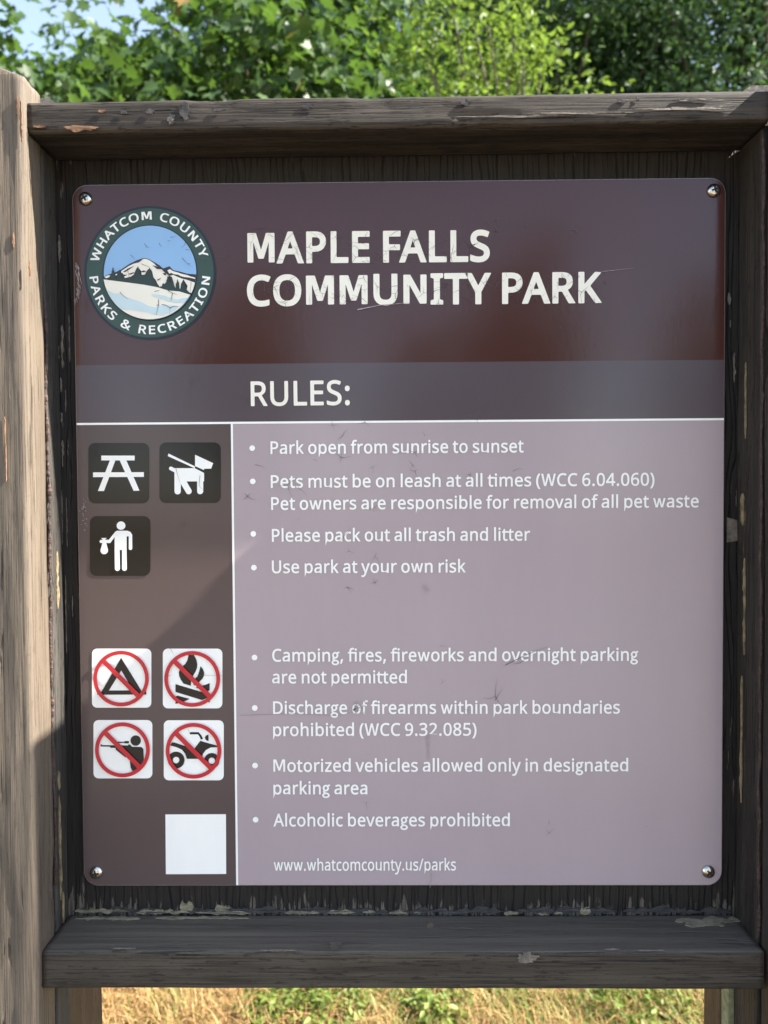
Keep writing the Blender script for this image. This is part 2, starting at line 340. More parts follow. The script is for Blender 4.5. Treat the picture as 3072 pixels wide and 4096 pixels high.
    '31,512,276,529,332,534,393,527,446,504,490,466,523,413,542,345,549,263,542,180,522,112,490,59,446,21,393,-2,332,-10,276,-4,231,13,196,37,170,67,163,67'
    ',145,0,83,0,83,745,170,745/318,463,268,457,229,442,202,415,183,377,173,327,170,266,170,262,178,176,201,113,229,85,268,67,320,62,363,68,398,85,425,114,'
    '444,153,456,203,460,264,456,324,444,374,425,413,398,441,362,457;c471!294,-10,228,-3,170,19,122,55,85,107,62,175,54,260,62,348,86,418,124,470,174,507,2'
    '33,528,300,535,377,527,438,507,412,435,357,452,298,460,250,454,211,437,181,409,160,371,147,321,143,261,147,203,160,154,181,115,210,87,247,70,293,65,36'
    '9,74,429,95,429,19,371,-2;d603!270,-10,209,-2,156,20,113,58,80,111,60,179,54,262,61,345,80,413,113,466,157,505,210,528,271,535,309,533,342,525,395,497'
    ',433,458,439,458,436,496,433,535,433,745,520,745,520,0,450,0,437,71,433,71,395,30,342,1,308,-7/283,62,333,67,372,82,400,107,426,165,434,245,434,261,42'
    '6,347,402,411,374,440,334,458,282,464,240,458,205,439,178,408,152,344,143,260,152,176,178,114,205,85,240,68;e553!286,535,349,528,402,506,445,470,477,4'
    '23,496,365,503,298,503,246,143,246,149,191,164,146,189,110,222,84,262,69,311,64,400,73,479,100,479,25,400,-1,307,-10,237,-2,175,21,124,58,86,111,62,17'
    '8,54,259,61,339,83,407,118,462,164,502,221,527/285,465,247,460,214,447,188,425,159,378,145,315,413,315,409,357,399,393,382,423,357,446,325,460;f337!32'
    '5,459,193,459,193,0,107,0,107,459,15,459,15,499,107,528,107,559,112,620,127,669,152,705,185,730,227,745,277,750,335,745,379,732,357,665,321,675,278,67'
    '9,241,672,214,650,198,613,193,560,193,525,325,525;h606!170,526,168,488,165,453,171,453,189,478,213,498,270,525,334,534,393,529,441,514,478,489,505,452'
    ',521,403,526,342,526,0,441,0,441,336,434,392,413,431,376,455,324,463,271,457,231,441,203,413,184,376,173,329,170,272,170,0,83,0,83,745,170,745;i253!17'
    '0,525,170,0,83,0,83,525/127,723,146,719,162,709,174,692,177,668,174,644,162,626,146,616,127,613,108,616,91,626,80,644,76,668,80,692,91,709,108,719;j25'
    '3!22,-235,-22,-232,-54,-224,-54,-154,-24,-161,11,-164,39,-159,63,-147,78,-122,83,-81,83,525,170,525,170,-78,166,-124,154,-163,134,-194,106,-217,69,-23'
    '1/76,668,80,692,91,709,108,719,127,723,146,719,162,709,174,692,177,668,174,644,162,626,146,616,127,613,108,616,91,626,80,644;k524!169,356,167,315,165,'
    '271,169,271,186,293,210,323,231,348,399,525,500,525,287,301,515,0,411,0,228,245,169,193,169,0,83,0,83,745,169,745;l253!170,0,83,0,83,745,170,745;m917!'
    '660,535,714,530,759,515,793,490,818,453,832,404,837,342,837,0,752,0,752,338,745,392,726,431,693,455,645,463,599,458,563,443,536,419,511,364,503,290,50'
    '3,0,418,0,418,338,415,376,406,407,391,432,371,449,344,459,310,463,262,457,226,441,200,414,183,376,173,329,170,273,170,0,83,0,83,525,153,525,166,454,17'
    '1,454,189,479,211,500,265,526,325,535,381,530,427,514,462,486,486,447,491,447,522,486,563,514,610,530;n606!336,535,394,530,441,515,478,490,505,453,521'
    ',404,526,342,526,0,441,0,441,336,434,392,413,431,376,455,324,463,271,457,231,441,203,414,178,354,170,273,170,0,83,0,83,525,153,525,166,454,171,454,190'
    ',479,214,500,272,526;o593!540,264,536,202,523,148,502,101,474,62,439,31,397,8,348,-5,295,-10,245,-5,199,8,158,31,123,62,94,101,72,148,58,202,54,264,61'
    ',344,83,411,119,464,168,503,228,527,298,535,365,527,424,503,473,464,509,411,532,344/143,264,147,206,159,156,180,116,210,86,249,68,297,62,345,68,384,86'
    ',414,116,435,156,447,206,451,264,447,322,434,371,413,410,384,439,345,457,296,463,247,457,208,439,179,410,159,370,147,321;p603!333,535,394,528,446,505,'
    '490,468,523,415,542,347,549,264,542,181,522,113,490,60,447,21,394,-2,332,-10,294,-7,261,1,207,29,170,67,164,67,168,25,170,-20,170,-235,83,-235,83,525,'
    '154,525,166,454,170,454,207,495,232,512,260,525,294,533/318,463,270,458,232,443,204,418,185,382,174,337,170,280,170,264,173,204,183,154,202,114,230,85'
    ',269,68,320,62,363,68,399,88,425,119,445,160,456,209,460,265,451,346,425,409,398,439,362,457;r405!328,535,360,534,390,529,379,450,351,455,323,457,293,'
    '454,265,444,239,429,216,408,196,383,182,353,173,319,170,280,170,0,83,0,83,525,154,525,164,429,168,429,208,483,233,504,262,521,294,532;s470!425,145,419'
    ',98,400,60,369,30,327,8,276,-5,216,-10,121,-1,51,24,51,102,127,73,172,63,218,60,274,65,313,81,335,106,342,137,339,156,331,173,293,204,213,239,125,278,'
    '93,300,70,325,55,357,50,396,56,437,74,471,104,499,167,526,247,535,337,526,415,500,385,431,316,455,241,465,194,460,160,448,139,427,132,401,136,381,145,'
    '364,188,335,268,301,353,263,384,241,407,215,421,184;t354!259,61,299,64,332,72,332,6,293,-5,244,-10,205,-6,168,4,137,24,112,54,96,96,90,153,90,459,16,4'
    '59,16,500,91,534,125,646,176,646,176,525,328,525,328,459,176,459,176,155,182,113,200,84,226,67;u606!523,525,523,0,452,0,439,70,435,70,416,45,392,25,33'
    '4,-1,269,-10,211,-5,163,10,126,36,99,73,83,121,77,181,77,525,165,525,165,187,172,132,193,93,229,70,281,62,334,67,374,84,403,111,422,149,433,196,436,25'
    '2,436,525;v498!199,0,0,525,92,525,204,216,221,168,236,117,246,76,250,76,261,118,278,169,294,216,406,525,498,525,298,0;w771!423,297,411,338,400,376,392'
    ',410,386,436,382,436,377,410,369,375,359,337,347,296,253,1,155,1,11,526,100,526,173,246,187,189,200,134,207,89,211,89,218,119,226,156,236,195,246,230,'
    '339,526,433,526,524,230,538,182,551,133,559,90,563,90,570,132,583,187,598,246,672,526,760,526,614,1,513,1;y500!1,525,93,525,207,226,225,175,240,128,25'
    '1,83,255,83,274,148,300,227,407,525,500,525,274,-73,253,-119,230,-158,202,-191,169,-215,130,-230,82,-235,41,-233,11,-227,11,-159,37,-163,69,-165,97,-1'
    '62,121,-153,142,-140,159,-121,185,-72,213,-2;z461!423,0,38,0,38,57,321,459,55,459,55,525,416,525,416,461,137,67,423,67')
# ------------------------------------------------------------------ lettering
def decode_font():
    g = {}
    for item in FONT.split(';'):
        ch, adv, rest = item[0], *item[1:].split('!', 1)
        cs = []
        for c in rest.split('/') if rest else []:
            n = [int(x) for x in c.split(',')]
            cs.append([(n[i], n[i + 1]) for i in range(0, len(n), 2)])
        g[ch] = (int(adv), cs)
    return g

def area(p): return 0.5 * sum(p[i - 1][0] * p[i][1] - p[i][0] * p[i - 1][1] for i in range(len(p)))

def offset(p, d):
    out = []; n = len(p)
    for i in range(n):
        a, b, c = p[i - 1], p[i], p[(i + 1) % n]
        e1 = (b[0] - a[0], b[1] - a[1]); e2 = (c[0] - b[0], c[1] - b[1])
        l1 = math.hypot(*e1) or 1; l2 = math.hypot(*e2) or 1
        n1 = (e1[1] / l1, -e1[0] / l1); n2 = (e2[1] / l2, -e2[0] / l2)
        m = (n1[0] + n2[0], n1[1] + n2[1]); q = 1 + n1[0] * n2[0] + n1[1] * n2[1]
        turn = e1[0] * e2[1] - e1[1] * e2[0]
        q = max(q, 0.55 if turn * d > 0 else 0.14)
        out.append((b[0] + d * m[0] / q, b[1] + d * m[1] / q))
    return out

def fillet(p, r):
    out = []; n = len(p)
    for i in range(n):
        a, b, c = p[i - 1], p[i], p[(i + 1) % n]
        u = (a[0] - b[0], a[1] - b[1]); v = (c[0] - b[0], c[1] - b[1])
        lu, lv = math.hypot(*u), math.hypot(*v)
        if lu < 1e-9 or lv < 1e-9: continue
        cs = (u[0] * v[0] + u[1] * v[1]) / (lu * lv)
        if cs < -0.75: out.append(b); continue
        k = min(r, lu * 0.45, lv * 0.45)
        s = (b[0] + u[0] / lu * k, b[1] + u[1] / lu * k); e = (b[0] + v[0] / lv * k, b[1] + v[1] / lv * k)
        for t in (0, 0.33, 0.67, 1):
            out.append(((1 - t) ** 2 * s[0] + 2 * t * (1 - t) * b[0] + t * t * e[0], (1 - t) ** 2 * s[1] + 2 * t * (1 - t) * b[1] + t * t * e[1]))
    return out

def inside(pt_, poly):
    x, y = pt_; r = False
    for i in range(len(poly)):
        (x1, y1), (x2, y2) = poly[i - 1], poly[i]
        if (y1 > y) != (y2 > y) and x < (x2 - x1) * (y - y1) / (y2 - y1) + x1: r = not r
    return r

def fill(contours):
    """outer contours with their holes -> (verts2d, tris)"""
    cs = [c for c in contours if abs(area(c)) > 1e-12]
    outs = [c for c in cs if area(c) > 0]; hs = [c for c in cs if area(c) < 0]
    vs, fs = [], []
    for o in outs:
        grp = [o] + [h for h in hs if inside(h[0], o)]
        flat = [p for c in grp for p in c]
        tris = geometry.tessellate_polygon([[Vector((x, y, 0)) for x, y in c] for c in grp])
        b = len(vs); vs += flat; fs += [tuple(i + b for i in t) for t in tris]
    return vs, fs

def ell(cx, cy, rx_, ry_, n=24, cw=False, a0=0):
    p = [(cx + rx_ * math.cos(a0 + 2 * math.pi * i / n), cy + ry_ * math.sin(a0 + 2 * math.pi * i / n)) for i in range(n)]
    return p[::-1] if cw else p

def stroke(pts, w, cap=True):
    """closed outline round a polyline"""
    L, Rr = [], []
    for i, p in enumerate(pts):
        a = pts[max(0, i - 1)]; b = pts[min(len(pts) - 1, i + 1)]
        d = (b[0] - a[0], b[1] - a[1]); l = math.hypot(*d) or 1
        nx, ny = -d[1] / l * w / 2, d[0] / l * w / 2
        L.append((p[0] + nx, p[1] + ny)); Rr.append((p[0] - nx, p[1] - ny))
    out = Rr + L[::-1]
    return out if area(out) > 0 else out[::-1]

GLY = {}
for ch, (adv, cs) in decode_font().items():
    if cs:
        big = max(cs, key=lambda c: abs(area(c)))
        if area(big) < 0: cs = [c[::-1] for c in cs]
    GLY[ch] = (adv, [cs])                     # list of layers; each layer a list of contours
# two-storey g: bowl, ear, and link with loop, as layers
GLY['g'] = (480, [[ell(225, 345, 178, 175), ell(225, 345, 98, 112, cw=True)],
                  [stroke([(330, 460), (400, 500), (470, 500)], 66)],
                  [stroke([(130, 210), (98, 150), (120, 96), (190, 78)], 74)],
                  [ell(232, -62, 218, 142), ell(232, -62, 138, 80, cw=True)]])

# heavy M and N drawn as such: thickening the light ones would close their notches
HEAVY = {'M': (805, [[(55, 0), (55, 700), (272, 700), (403, 285), (534, 700), (750, 700), (750, 0), (605, 0), (605, 500), (468, 90), (338, 90), (200, 500), (200, 0)][::-1]]),
         'N': (685, [[(55, 0), (55, 700), (222, 700), (482, 240), (482, 700), (628, 700), (628, 0), (465, 0), (200, 470), (200, 0)][::-1]])}
# the same for the letters with tight notches in the lighter weight
MEDIUM = {'M': (865, [[(75, 0), (75, 700), (252, 700), (432, 225), (612, 700), (790, 700), (790, 0), (676, 0), (676, 555), (484, 60), (380, 60), (189, 555), (189, 0)][::-1]]),
          'w': (775, [[(12, 528), (130, 528), (230, 150), (335, 528), (440, 528), (545, 150), (642, 528), (760, 528), (610, 0), (480, 0), (388, 345), (296, 0), (162, 0)][::-1]]),
          'W': (890, [[(10, 700), (133, 700), (252, 160), (388, 700), (506, 700), (643, 160), (760, 700), (880, 700), (712, 0), (577, 0), (447, 515), (318, 0), (180, 0)][::-1]])}

def layout(text, bold, rnd, track=0):
    """-> list of (contours-layers shifted), ink extents"""
    x = 0; out = []; prev = ''
    for i, ch in enumerate(text):
        if ch == ' ': x += 215 + track; prev = ch; continue
        adv, layers = GLY[ch]; bo = bold
        if bold > 20 and ch in HEAVY: adv, layers, bo = HEAVY[ch][0], [HEAVY[ch][1]], 4
        elif bold <= 20 and ch in MEDIUM: adv, layers, bo = MEDIUM[ch][0], [MEDIUM[ch][1]], 0
        res = []
        for cs in layers:
            res.append([[(px + x, py) for px, py in fillet(offset(c, bo), rnd)] for c in cs])
        nxt = text[i + 1] if i + 1 < len(text) else ''
        if ch == 't' and nxt in 'ti' and nxt:
            x1 = x + adv
            res.append([[(x1 - 90, 452 - bold), (x1 + 130, 452 - bold), (x1 + 130, 512 + bold), (x1 - 90, 512 + bold)]])
        if ch == 'f' and nxt == 'i':
            x1 = x + adv
            res.append([[(x1 - 90, 452 - bold), (x1 + 90, 452 - bold), (x1 + 90, 512 + bold), (x1 - 90, 512 + bold)]])
        out.append(res); x += adv + track + bold * 1.2
        if ch + nxt in ('FA', 'PA', 'TY', 'AT', 'LT', 'AR', 'KS'): x -= 30 if ch != 'A' else 12
    xs = [p[0] for r in out for l in r for c in l for p in c]
    return out, min(xs), max(xs)

def put_text(name, text, a, b, cap_px, mat, parent, bold, rnd, y=-0.0006, track=0):
    """text whose ink runs from pixel a to pixel b on its baseline, on the face of the panel"""
    A = Vector(q2(*a)); B = Vector(q2(*b)); U = (B - A); Lm = U.length; U = U / Lm; V = Vector((-U.y, U.x))
    h = (Vector(q2(a[0], a[1] - cap_px)) - A).length
    glyphs, x0, x1 = layout(text, bold, rnd, track)
    sx = Lm / (x1 - x0); sz = h / (700 + bold)
    mb = MB()
    for g in glyphs:
        for li, l in enumerate(g):
            vs, fs = fill(l)
            w = [A + U * ((p[0] - x0) * sx) + V * ((p[1]) * sz) for p in vs]
            mb.add([(p.x, y - li * 0.00004, p.y) for p in w], fs)
    return mb.build(name, mat, parent)

def put_polys(name, layers, mat, parent, y, conv, dy=0.00004):
    """layers of contours in picture pixels of a detail -> flat print on the panel"""
    mb = MB()
    for li, l in enumerate(layers):
        cs = []
        for k, c in enumerate(l):
            p = [q2(*conv(*xy)) for xy in c]
            ar = area(p)
            if (k == 0) != (ar > 0): p = p[::-1]
            cs.append(p)
        vs, fs = fill(cs)
        mb.add([(p[0], y - li * dy, p[1]) for p in vs], fs)
    return mb.build(name, mat, parent)

def rrect(x0, y0, x1, y1, r, n=6):
    p = []
    for cx, cy, a0 in ((x1 - r, y1 - r, 0), (x0 + r, y1 - r, 90), (x0 + r, y0 + r, 180), (x1 - r, y0 + r, 270)):
        for i in range(n + 1):
            a = R(a0 + 90 * i / n); p.append((cx + r * math.cos(a), cy + r * math.sin(a)))
    return p
# ------------------------------------------------------------------ the printed panel
PW, PH = 0.61, 0.6661
X0, X1, Z0, Z1 = -PW / 2, PW / 2, PZ - PH / 2, PZ + PH / 2
panel = empty('park_rules_sign', (0, 0, Z0))
tag(panel, 'maroon and lilac park rules panel with rounded corners screwed to the dark board', 'sign')
RCN = 0.0145
def slab(name, poly, y0, y1, mat, bev=0.0004):
    """thin plate with a small bevelled front edge"""
    mb = MB(); n = len(poly)
    cx = sum(p[0] for p in poly) / n; cz = sum(p[1] for p in poly) / n
    inn = offset(poly, -bev) if area(poly) > 0 else offset(poly, bev)
    vs = [(p[0], y0, p[1]) for p in inn] + [(p[0], y0 + bev, p[1]) for p in poly] + [(p[0], y1, p[1]) for p in poly]
    fs = [tuple(range(n))] + [tuple(range(2 * n, 3 * n))[::-1]]
    for k in (0, 1):
        for i in range(n):
            j = (i + 1) % n
            fs.append((k * n + j, k * n + i, (k + 1) * n + i, (k + 1) * n + j))
    mb.add(vs, fs)
    return mb.build(name, mat, panel)
slab('panel_plate', rrect(X0, Z0, X1, Z1, RCN, 10), 0.0002, 0.0034, M['alu'])
zh = (q2(300, 1462)[1] + q2(2902, 1438)[1]) / 2
zl = (q2(300, 1697)[1] + q2(2902, 1676)[1]) / 2
xv = (q2(929, 1750)[0] + q2(948, 3500)[0]) / 2
E_ = 0.0009                                  # the print stops short of the plate's edge
def arc(cx, cz, r, a0, a1, n=10): return [(cx + r * math.cos(R(a0 + (a1 - a0) * i / n)), cz + r * math.sin(R(a0 + (a1 - a0) * i / n))) for i in range(n + 1)]
xa, xb, za, zb, rr = X0 + E_, X1 - E_, Z0 + E_, Z1 - E_, RCN - E_
def face(name, poly, mat, y=0.0): return mesh_obj(name, [(p[0], y, p[1]) for p in poly], [tuple(range(len(poly)))], mat, panel)
face('title_band', [(xa, zh), (xb, zh)] + arc(xb - rr, zb - rr, rr, 0, 90) + arc(xa + rr, zb - rr, rr, 90, 180), M['maroon'])
face('rules_band', [(xa, zl), (xb, zl), (xb, zh), (xa, zh)], M['slate'])
face('pictogram_column', [(xv, za), (xv, zl), (xa, zl)] + arc(xa + rr, za + rr, rr, 180, 270), M['brown'])
face('rules_column', [(xv, zl), (xv, za)] + arc(xb - rr, za + rr, rr, 270, 360) + [(xb, zl)], M['lilac'])
lw = 0.0010
face('divider_line', [(xa, zl - lw), (xb, zl - lw), (xb, zl + lw), (xa, zl + lw)], M['white'], -0.0003)
face('divider_line', [(xv - lw, za), (xv + lw, za), (xv + lw, zl - lw), (xv - lw, zl - lw)], M['white'], -0.0003)

# title and rules
put_text('title_text', 'MAPLE FALLS', (990.6, 1050.6), (1959, 1043), 122, M['cream'], panel, 32, 24)
put_text('title_text', 'COMMUNITY PARK', (988.7, 1221), (2406, 1208), 120, M['cream'], panel, 32, 24)
put_text('heading_text', 'RULES:', (1004, 1623), (1399.5, 1618), 97, M['cream'], panel, 16, 26)
for txt, x0, y0, x1, y1 in (
        ('Park open from sunrise to sunset', 1082.5, 1815.7, 2094, 1809),
        ('Pets must be on leash at all times (WCC 6.04.060)', 1083.7, 1951, 2617, 1941.7),
        ('Pet owners are responsible for removal of all pet waste', 1085, 2039, 2793.6, 2028.7),
        ('Please pack out all trash and litter', 1088, 2166, 2120, 2161.6),
        ('Use park at your own risk', 1088, 2292, 1862.5, 2288.7),
        ('Camping, fires, fireworks and overnight parking', 1089.4, 2645.5, 2552, 2642),
        ('are not permitted', 1089, 2732.5, 1627.7, 2732),
        ('Discharge of firearms within park boundaries', 1092.9, 2855, 2478.7, 2852.8),
        ('prohibited (WCC 9.32.085)', 1092.9, 2943, 1906, 2941),
        ('Motorized vehicles allowed only in designated', 1094, 3086, 2512, 3084),
        ('parking area', 1094, 3175.7, 1469.7, 3175.7),
        ('Alcoholic beverages prohibited', 1094, 3304, 2039, 3303),
        ('www.whatcomcounty.us/parks', 1096, 3481.5, 1823.6, 3480)):
    url = txt.startswith('www')
    put_text('web_address' if url else 'rule_text', txt, (x0, y0), (x1, y1), 47 if url else 50.5, M['white'], panel, 12 if url else 16, 24)
for bx, by in [(960 + 1.1453 * x, 1700 + 1.1453 * y) for x, y in ((43, 81), (45, 197), (47, 380), (49, 498))] + \
              [(960 + 1.1453 * x, 2500 + 1.1453 * y) for x, y in ((51, 113), (52, 289), (53, 490), (55, 679))]:
    put_polys('bullet', [[ell(bx, by, 11.5, 11.5, 20)]], M['white'], panel, -0.0006, lambda x, y: (x, y))

# ------------------------------------------------------------------ county emblem
ce = lambda x, y: (280 + 0.3737 * x, 780 + 0.3737 * y)
EX, EY = 860, 836
em = put_polys('emblem', [[ell(EX, EY, 706, 717, 96)]], M['navy'], panel, -0.0004, ce)
put_polys('emblem_ring', [[ell(EX, EY, 680, 691, 96)]], M['green'], em, -0.0007, ce)
put_polys('emblem_rim', [[ell(EX, EY, 507, 514, 96)]], M['navy'], em, -0.0010, ce)
PIC = ell(EX + 2, EY, 494, 502, 96)
def clipc(p):
    """pull points of a detail back onto the round picture"""
    out = []
    for x, y in p:
        dx, dy = (x - EX - 2) / 494, (y - EY) / 502; l = math.hypot(dx, dy)
        out.append((EX + 2 + dx / max(l, 1) * 494, EY + dy / max(l, 1) * 502))
    return out
put_polys('emblem_sky', [[PIC]], M['skyblue'], em, -0.0013, ce)
skyl = [(365, 880), (400, 862), (425, 855), (480, 838), (560, 800), (600, 772), (640, 745), (720, 705), (765, 690), (805, 678), (850, 692), (900, 720), (960, 755), (1003, 792), (1040, 778), (1070, 768), (1110, 810), (1180, 825), (1260, 848), (1356, 856)]
base = [(1352, 940), (1335, 1010), (1300, 1080), (1180, 1045), (1060, 1035), (950, 1000), (800, 972), (620, 948), (480, 930), (367, 915)]
put_polys('emblem_mountain', [[clipc(skyl + base)]], M['rock'], em, -0.0016, ce)
snow = [
    [(555, 822), (600, 792), (640, 766), (690, 742), (720, 735), (750, 722), (775, 700), (803, 688), (830, 694), (862, 708), (905, 738), (930, 765), (985, 798), (1018, 830), (1040, 850), (1065, 870), (1050, 905), (1040, 930), (1022, 960), (1000, 950), (985, 990), (965, 988), (940, 950), (925, 915), (900, 890), (888, 830), (870, 800), (845, 800), (828, 822), (810, 858), (775, 862), (770, 820), (745, 790), (722, 785), (705, 822), (690, 860), (660, 880), (600, 895), (585, 880), (625, 862), (580, 858), (570, 840), (610, 830), (560, 842)],
    [(1050, 815), (1075, 800), (1110, 822), (1160, 835), (1200, 850), (1255, 862), (1300, 880), (1345, 890), (1345, 905), (1280, 890), (1230, 885), (1190, 875), (1165, 860), (1120, 855), (1090, 840), (1070, 850)],
    [(1070, 870), (1110, 862), (1150, 880), (1200, 900), (1260, 915), (1345, 945), (1325, 1010), (1308, 1055), (1285, 1050), (1255, 1020), (1265, 980), (1240, 940), (1220, 910), (1195, 960), (1188, 1010), (1180, 1015), (1175, 950), (1160, 915), (1140, 960), (1138, 1010), (1125, 1010), (1118, 950), (1098, 885)],
    [(375, 885), (410, 868), (440, 866), (430, 885), (400, 898)], [(490, 858), (512, 848), (515, 862), (500, 870)]]
put_polys('emblem_snowfield', [[clipc(p)] for p in snow], M['cream'], em, -0.0019, ce)
streaks = [[(575, 830), (640, 790), (700, 765), (650, 800), (600, 832)], [(640, 850), (690, 835), (700, 842), (650, 862)], [(720, 712), (790, 692), (770, 712), (735, 735)],
           [(890, 760), (960, 780), (995, 805), (940, 800)], [(940, 915), (985, 895), (965, 915), (945, 925)], [(1000, 850), (1030, 842), (1040, 870), (1020, 866)],
           [(760, 830), (800, 815), (830, 826), (790, 836)], [(985, 800), (1040, 826), (1100, 870), (1075, 872), (1030, 845)]]
put_polys('emblem_ridge', [[p] for p in streaks], M['rock'], em, -0.0023, ce)
def fir(x, top, base_, hw):
    L = []; n = 5
    for i in range(n):
        t = (i + 1) / n
        L += [(x - hw * t, top + (base_ - top) * t * 0.95), (x - hw * t * 0.55, top + (base_ - top) * t * 0.93)]
    Rr = [(2 * x - p[0], p[1]) for p in L]
    return [(x, top)] + L[:-1] + [(x - hw, base_), (x + hw, base_)] + Rr[:-1][::-1]
firs = [fir(472, 778, 932, 46), fir(540, 806, 938, 48), fir(738, 768, 965, 62), fir(862, 786, 990, 84), fir(1058, 870, 1036, 52), fir(1100, 885, 1042, 42), fir(1160, 906, 1046, 34), fir(1226, 918, 1064, 44)]
mass = [(560, 905), (690, 900), (740, 870), (860, 870), (915, 930), (960, 990), (1000, 985), (1040, 940), (1110, 940), (1140, 1012), (1180, 1018), (1250, 1015), (1305, 1070), (1300, 1080), (1180, 1045), (1060, 1035), (950, 1000), (800, 972), (620, 948), (480, 930)]
put_polys('emblem_firs', [[mass]] + [[p] for p in firs], M['fir'], em, -0.0026, ce)
hill = [(362, 912), (480, 928), (620, 946), (800, 970), (950, 998), (1060, 1032), (1180, 1042), (1305, 1080)]
low = [(EX + 2 + 494 * math.cos(a), EY + 502 * math.sin(a)) for a in [R(29 + i * (171 - 29) / 40) for i in range(41)]]
put_polys('emblem_hill', [[hill + low]], M['cream'], em, -0.0030, ce)
bands = [[(378, 985), (420, 1030), (480, 1062), (560, 1072), (640, 1112), (760, 1150), (860, 1200), (930, 1215), (960, 1190), (1040, 1190), (1180, 1195), (1130, 1245), (1000, 1300), (920, 1290), (820, 1262), (680, 1240), (560, 1232), (500, 1190), (430, 1110)],
         [(880, 1068), (1000, 1082), (1150, 1130), (1285, 1110), (1240, 1170), (1120, 1160), (1010, 1130), (900, 1095)]]
put_polys('emblem_snow_shade', [[clipc(p)] for p in bands], M['ice'], em, -0.0033, ce)
def ring_text(text, a0, a1, r_in, r_out, top):
    """letters round the emblem; angles in degrees from straight up (top) or straight down"""
    xs = []; x = 0
    for ch in text:
        adv = GLY[ch][0] * 1.12 if ch != ' ' else 360
        xs.append(x + adv / 2); x += adv + 55
    lay = []
    for ch, c in zip(text, xs):
        if ch == ' ': continue
        t = (c - xs[0]) / (xs[-1] - xs[0]); a = R(a0 + (a1 - a0) * t)
        adv, layers = GLY[ch]; k = (r_out - r_in) / 724.0; bo = 24
        if ch in HEAVY: adv, layers, bo = HEAVY[ch][0] , [HEAVY[ch][1]], 0
        for l in layers:
            cc = []
            for cs in l:
                q = []
                for px, py in fillet(offset(cs, bo), 6):
                    u = (px - adv / 2) * k * 1.25; v = py * k
                    if top:
                        rad = r_in + v
                        q.append((EX + rad * math.sin(a) + u * math.cos(a), EY - rad * math.cos(a) * 1.012 + u * math.sin(a)))
                    else:
                        rad = r_out - v
                        q.append((EX + rad * math.sin(a) + u * math.cos(a), EY + rad * math.cos(a) * 1.012 - u * math.sin(a)))
                cc.append(q)
            lay.append(cc)
    mb = MB()
    for l in lay:
        cs = [[q2(*ce(*p)) for p in c] for c in l]
        big = max(cs, key=lambda c: abs(area(c)))
        if area(big) < 0: cs = [c[::-1] for c in cs]
        vs, fs = fill(cs); mb.add([(p[0], -0.0010, p[1]) for p in vs], fs)
    mb.build('emblem_lettering', M['white'], em)
ring_text('WHATCOM COUNTY', -71.7, 69.4, 560, 650, True)
ring_text('PARKS & RECREATION', -83.0, 82.2, 556, 646, False)

# ------------------------------------------------------------------ pictograms
c5 = lambda x, y: (300 + 0.39180 * x, 1700 + 0.39180 * y)
c6 = lambda x, y: (320 + 0.37372 * x, 2550 + 0.37372 * y)
def tile(x0, y0, x1, y1, r, mat, cv): return put_polys('pictogram', [[rrect(x0, y0, x1, y1, r)]], mat, panel, -0.0004, cv)
YS = -0.0008
t1 = tile(138, 183, 758, 800, 68, M['black'], c5); t1['label'] = 'black tile with white picnic table'
put_polys('symbol', [[[(272, 313), (612, 313), (612, 362), (272, 362)]], [[(188, 484), (706, 482), (706, 530), (188, 532)]],
                     [[(360, 362), (416, 362), (300, 674), (238, 674)]], [[(460, 362), (528, 362), (662, 670), (602, 672)]]], M['white'], t1, YS, c5)
t2 = tile(863, 178, 1489, 797, 68, M['black'], c5); t2['label'] = 'black tile with white dog on a leash'
put_polys('symbol', [[[(957, 292), (1230, 424), (1222, 441), (950, 318)]], [[(1228, 304), (1413, 390), (1392, 446), (1320, 447), (1320, 461), (1228, 420)]],
                     [[(1012, 441), (1226, 441), (1320, 490), (1320, 576), (1083, 576), (1083, 602), (1018, 602), (1018, 480), (1005, 474)]], [stroke([(1051, 580), (1051, 676)], 65)], [ell(1051, 676, 32.5, 32.5)],
                     [stroke([(1096, 560), (1164, 676)], 62)], [ell(1164, 676, 31, 31)], [stroke([(1281, 565), (1281, 676)], 62)], [ell(1281, 676, 31, 31)],
                     [stroke([(983, 444), (1030, 468)], 38)], [ell(983, 444, 19, 19)]], M['white'], t2, YS, c5)
t3 = tile(153, 930, 770, 1540, 68, M['black'], c5); t3['label'] = 'black tile with white figure holding a litter bag'
put_polys('symbol', [[ell(473, 1027, 45, 43)], [[(408, 1140), (400, 1120), (410, 1092), (432, 1079), (540, 1079), (570, 1092), (587, 1120), (588, 1258), (552, 1258), (552, 1136), (531, 1136), (531, 1275), (408, 1275)]],
                     [ell(570, 1258, 18, 18)], [[(408, 1270), (460, 1270), (463, 1465), (411, 1465)]], [ell(437, 1463, 26, 26)], [[(484, 1270), (531, 1270), (534, 1465), (484, 1465)]], [ell(509, 1463, 25, 25)],
                     [[(418, 1086), (432, 1100), (412, 1140), (364, 1204), (270, 1204), (268, 1172), (350, 1170)]], [ell(270, 1188, 14, 16)],
                     [[(272, 1153), (328, 1153), (308, 1175), (292, 1175)]], [[(284, 1203), (325, 1203), (343, 1275), (266, 1275)]], [ell(304, 1280, 39, 38)]], M['white'], t3, YS, c5)
def ban(tl, cx, cy, ro, ri):
    d = (ri + 12) * 0.7071; w = 25 * 0.7071
    put_polys('prohibition_ring', [[ell(cx, cy, ro, ro, 72), ell(cx, cy, ri, ri, 72)], [[(cx - d - w, cy - d + w), (cx - d + w, cy - d - w), (cx + d + w, cy + d - w), (cx + d - w, cy + d + w)]]], M['red'], tl, -0.0020, c6)
t4 = tile(130, 118, 765, 750, 55, M['white'], c6); t4['label'] = 'white tile with tent struck out in red'
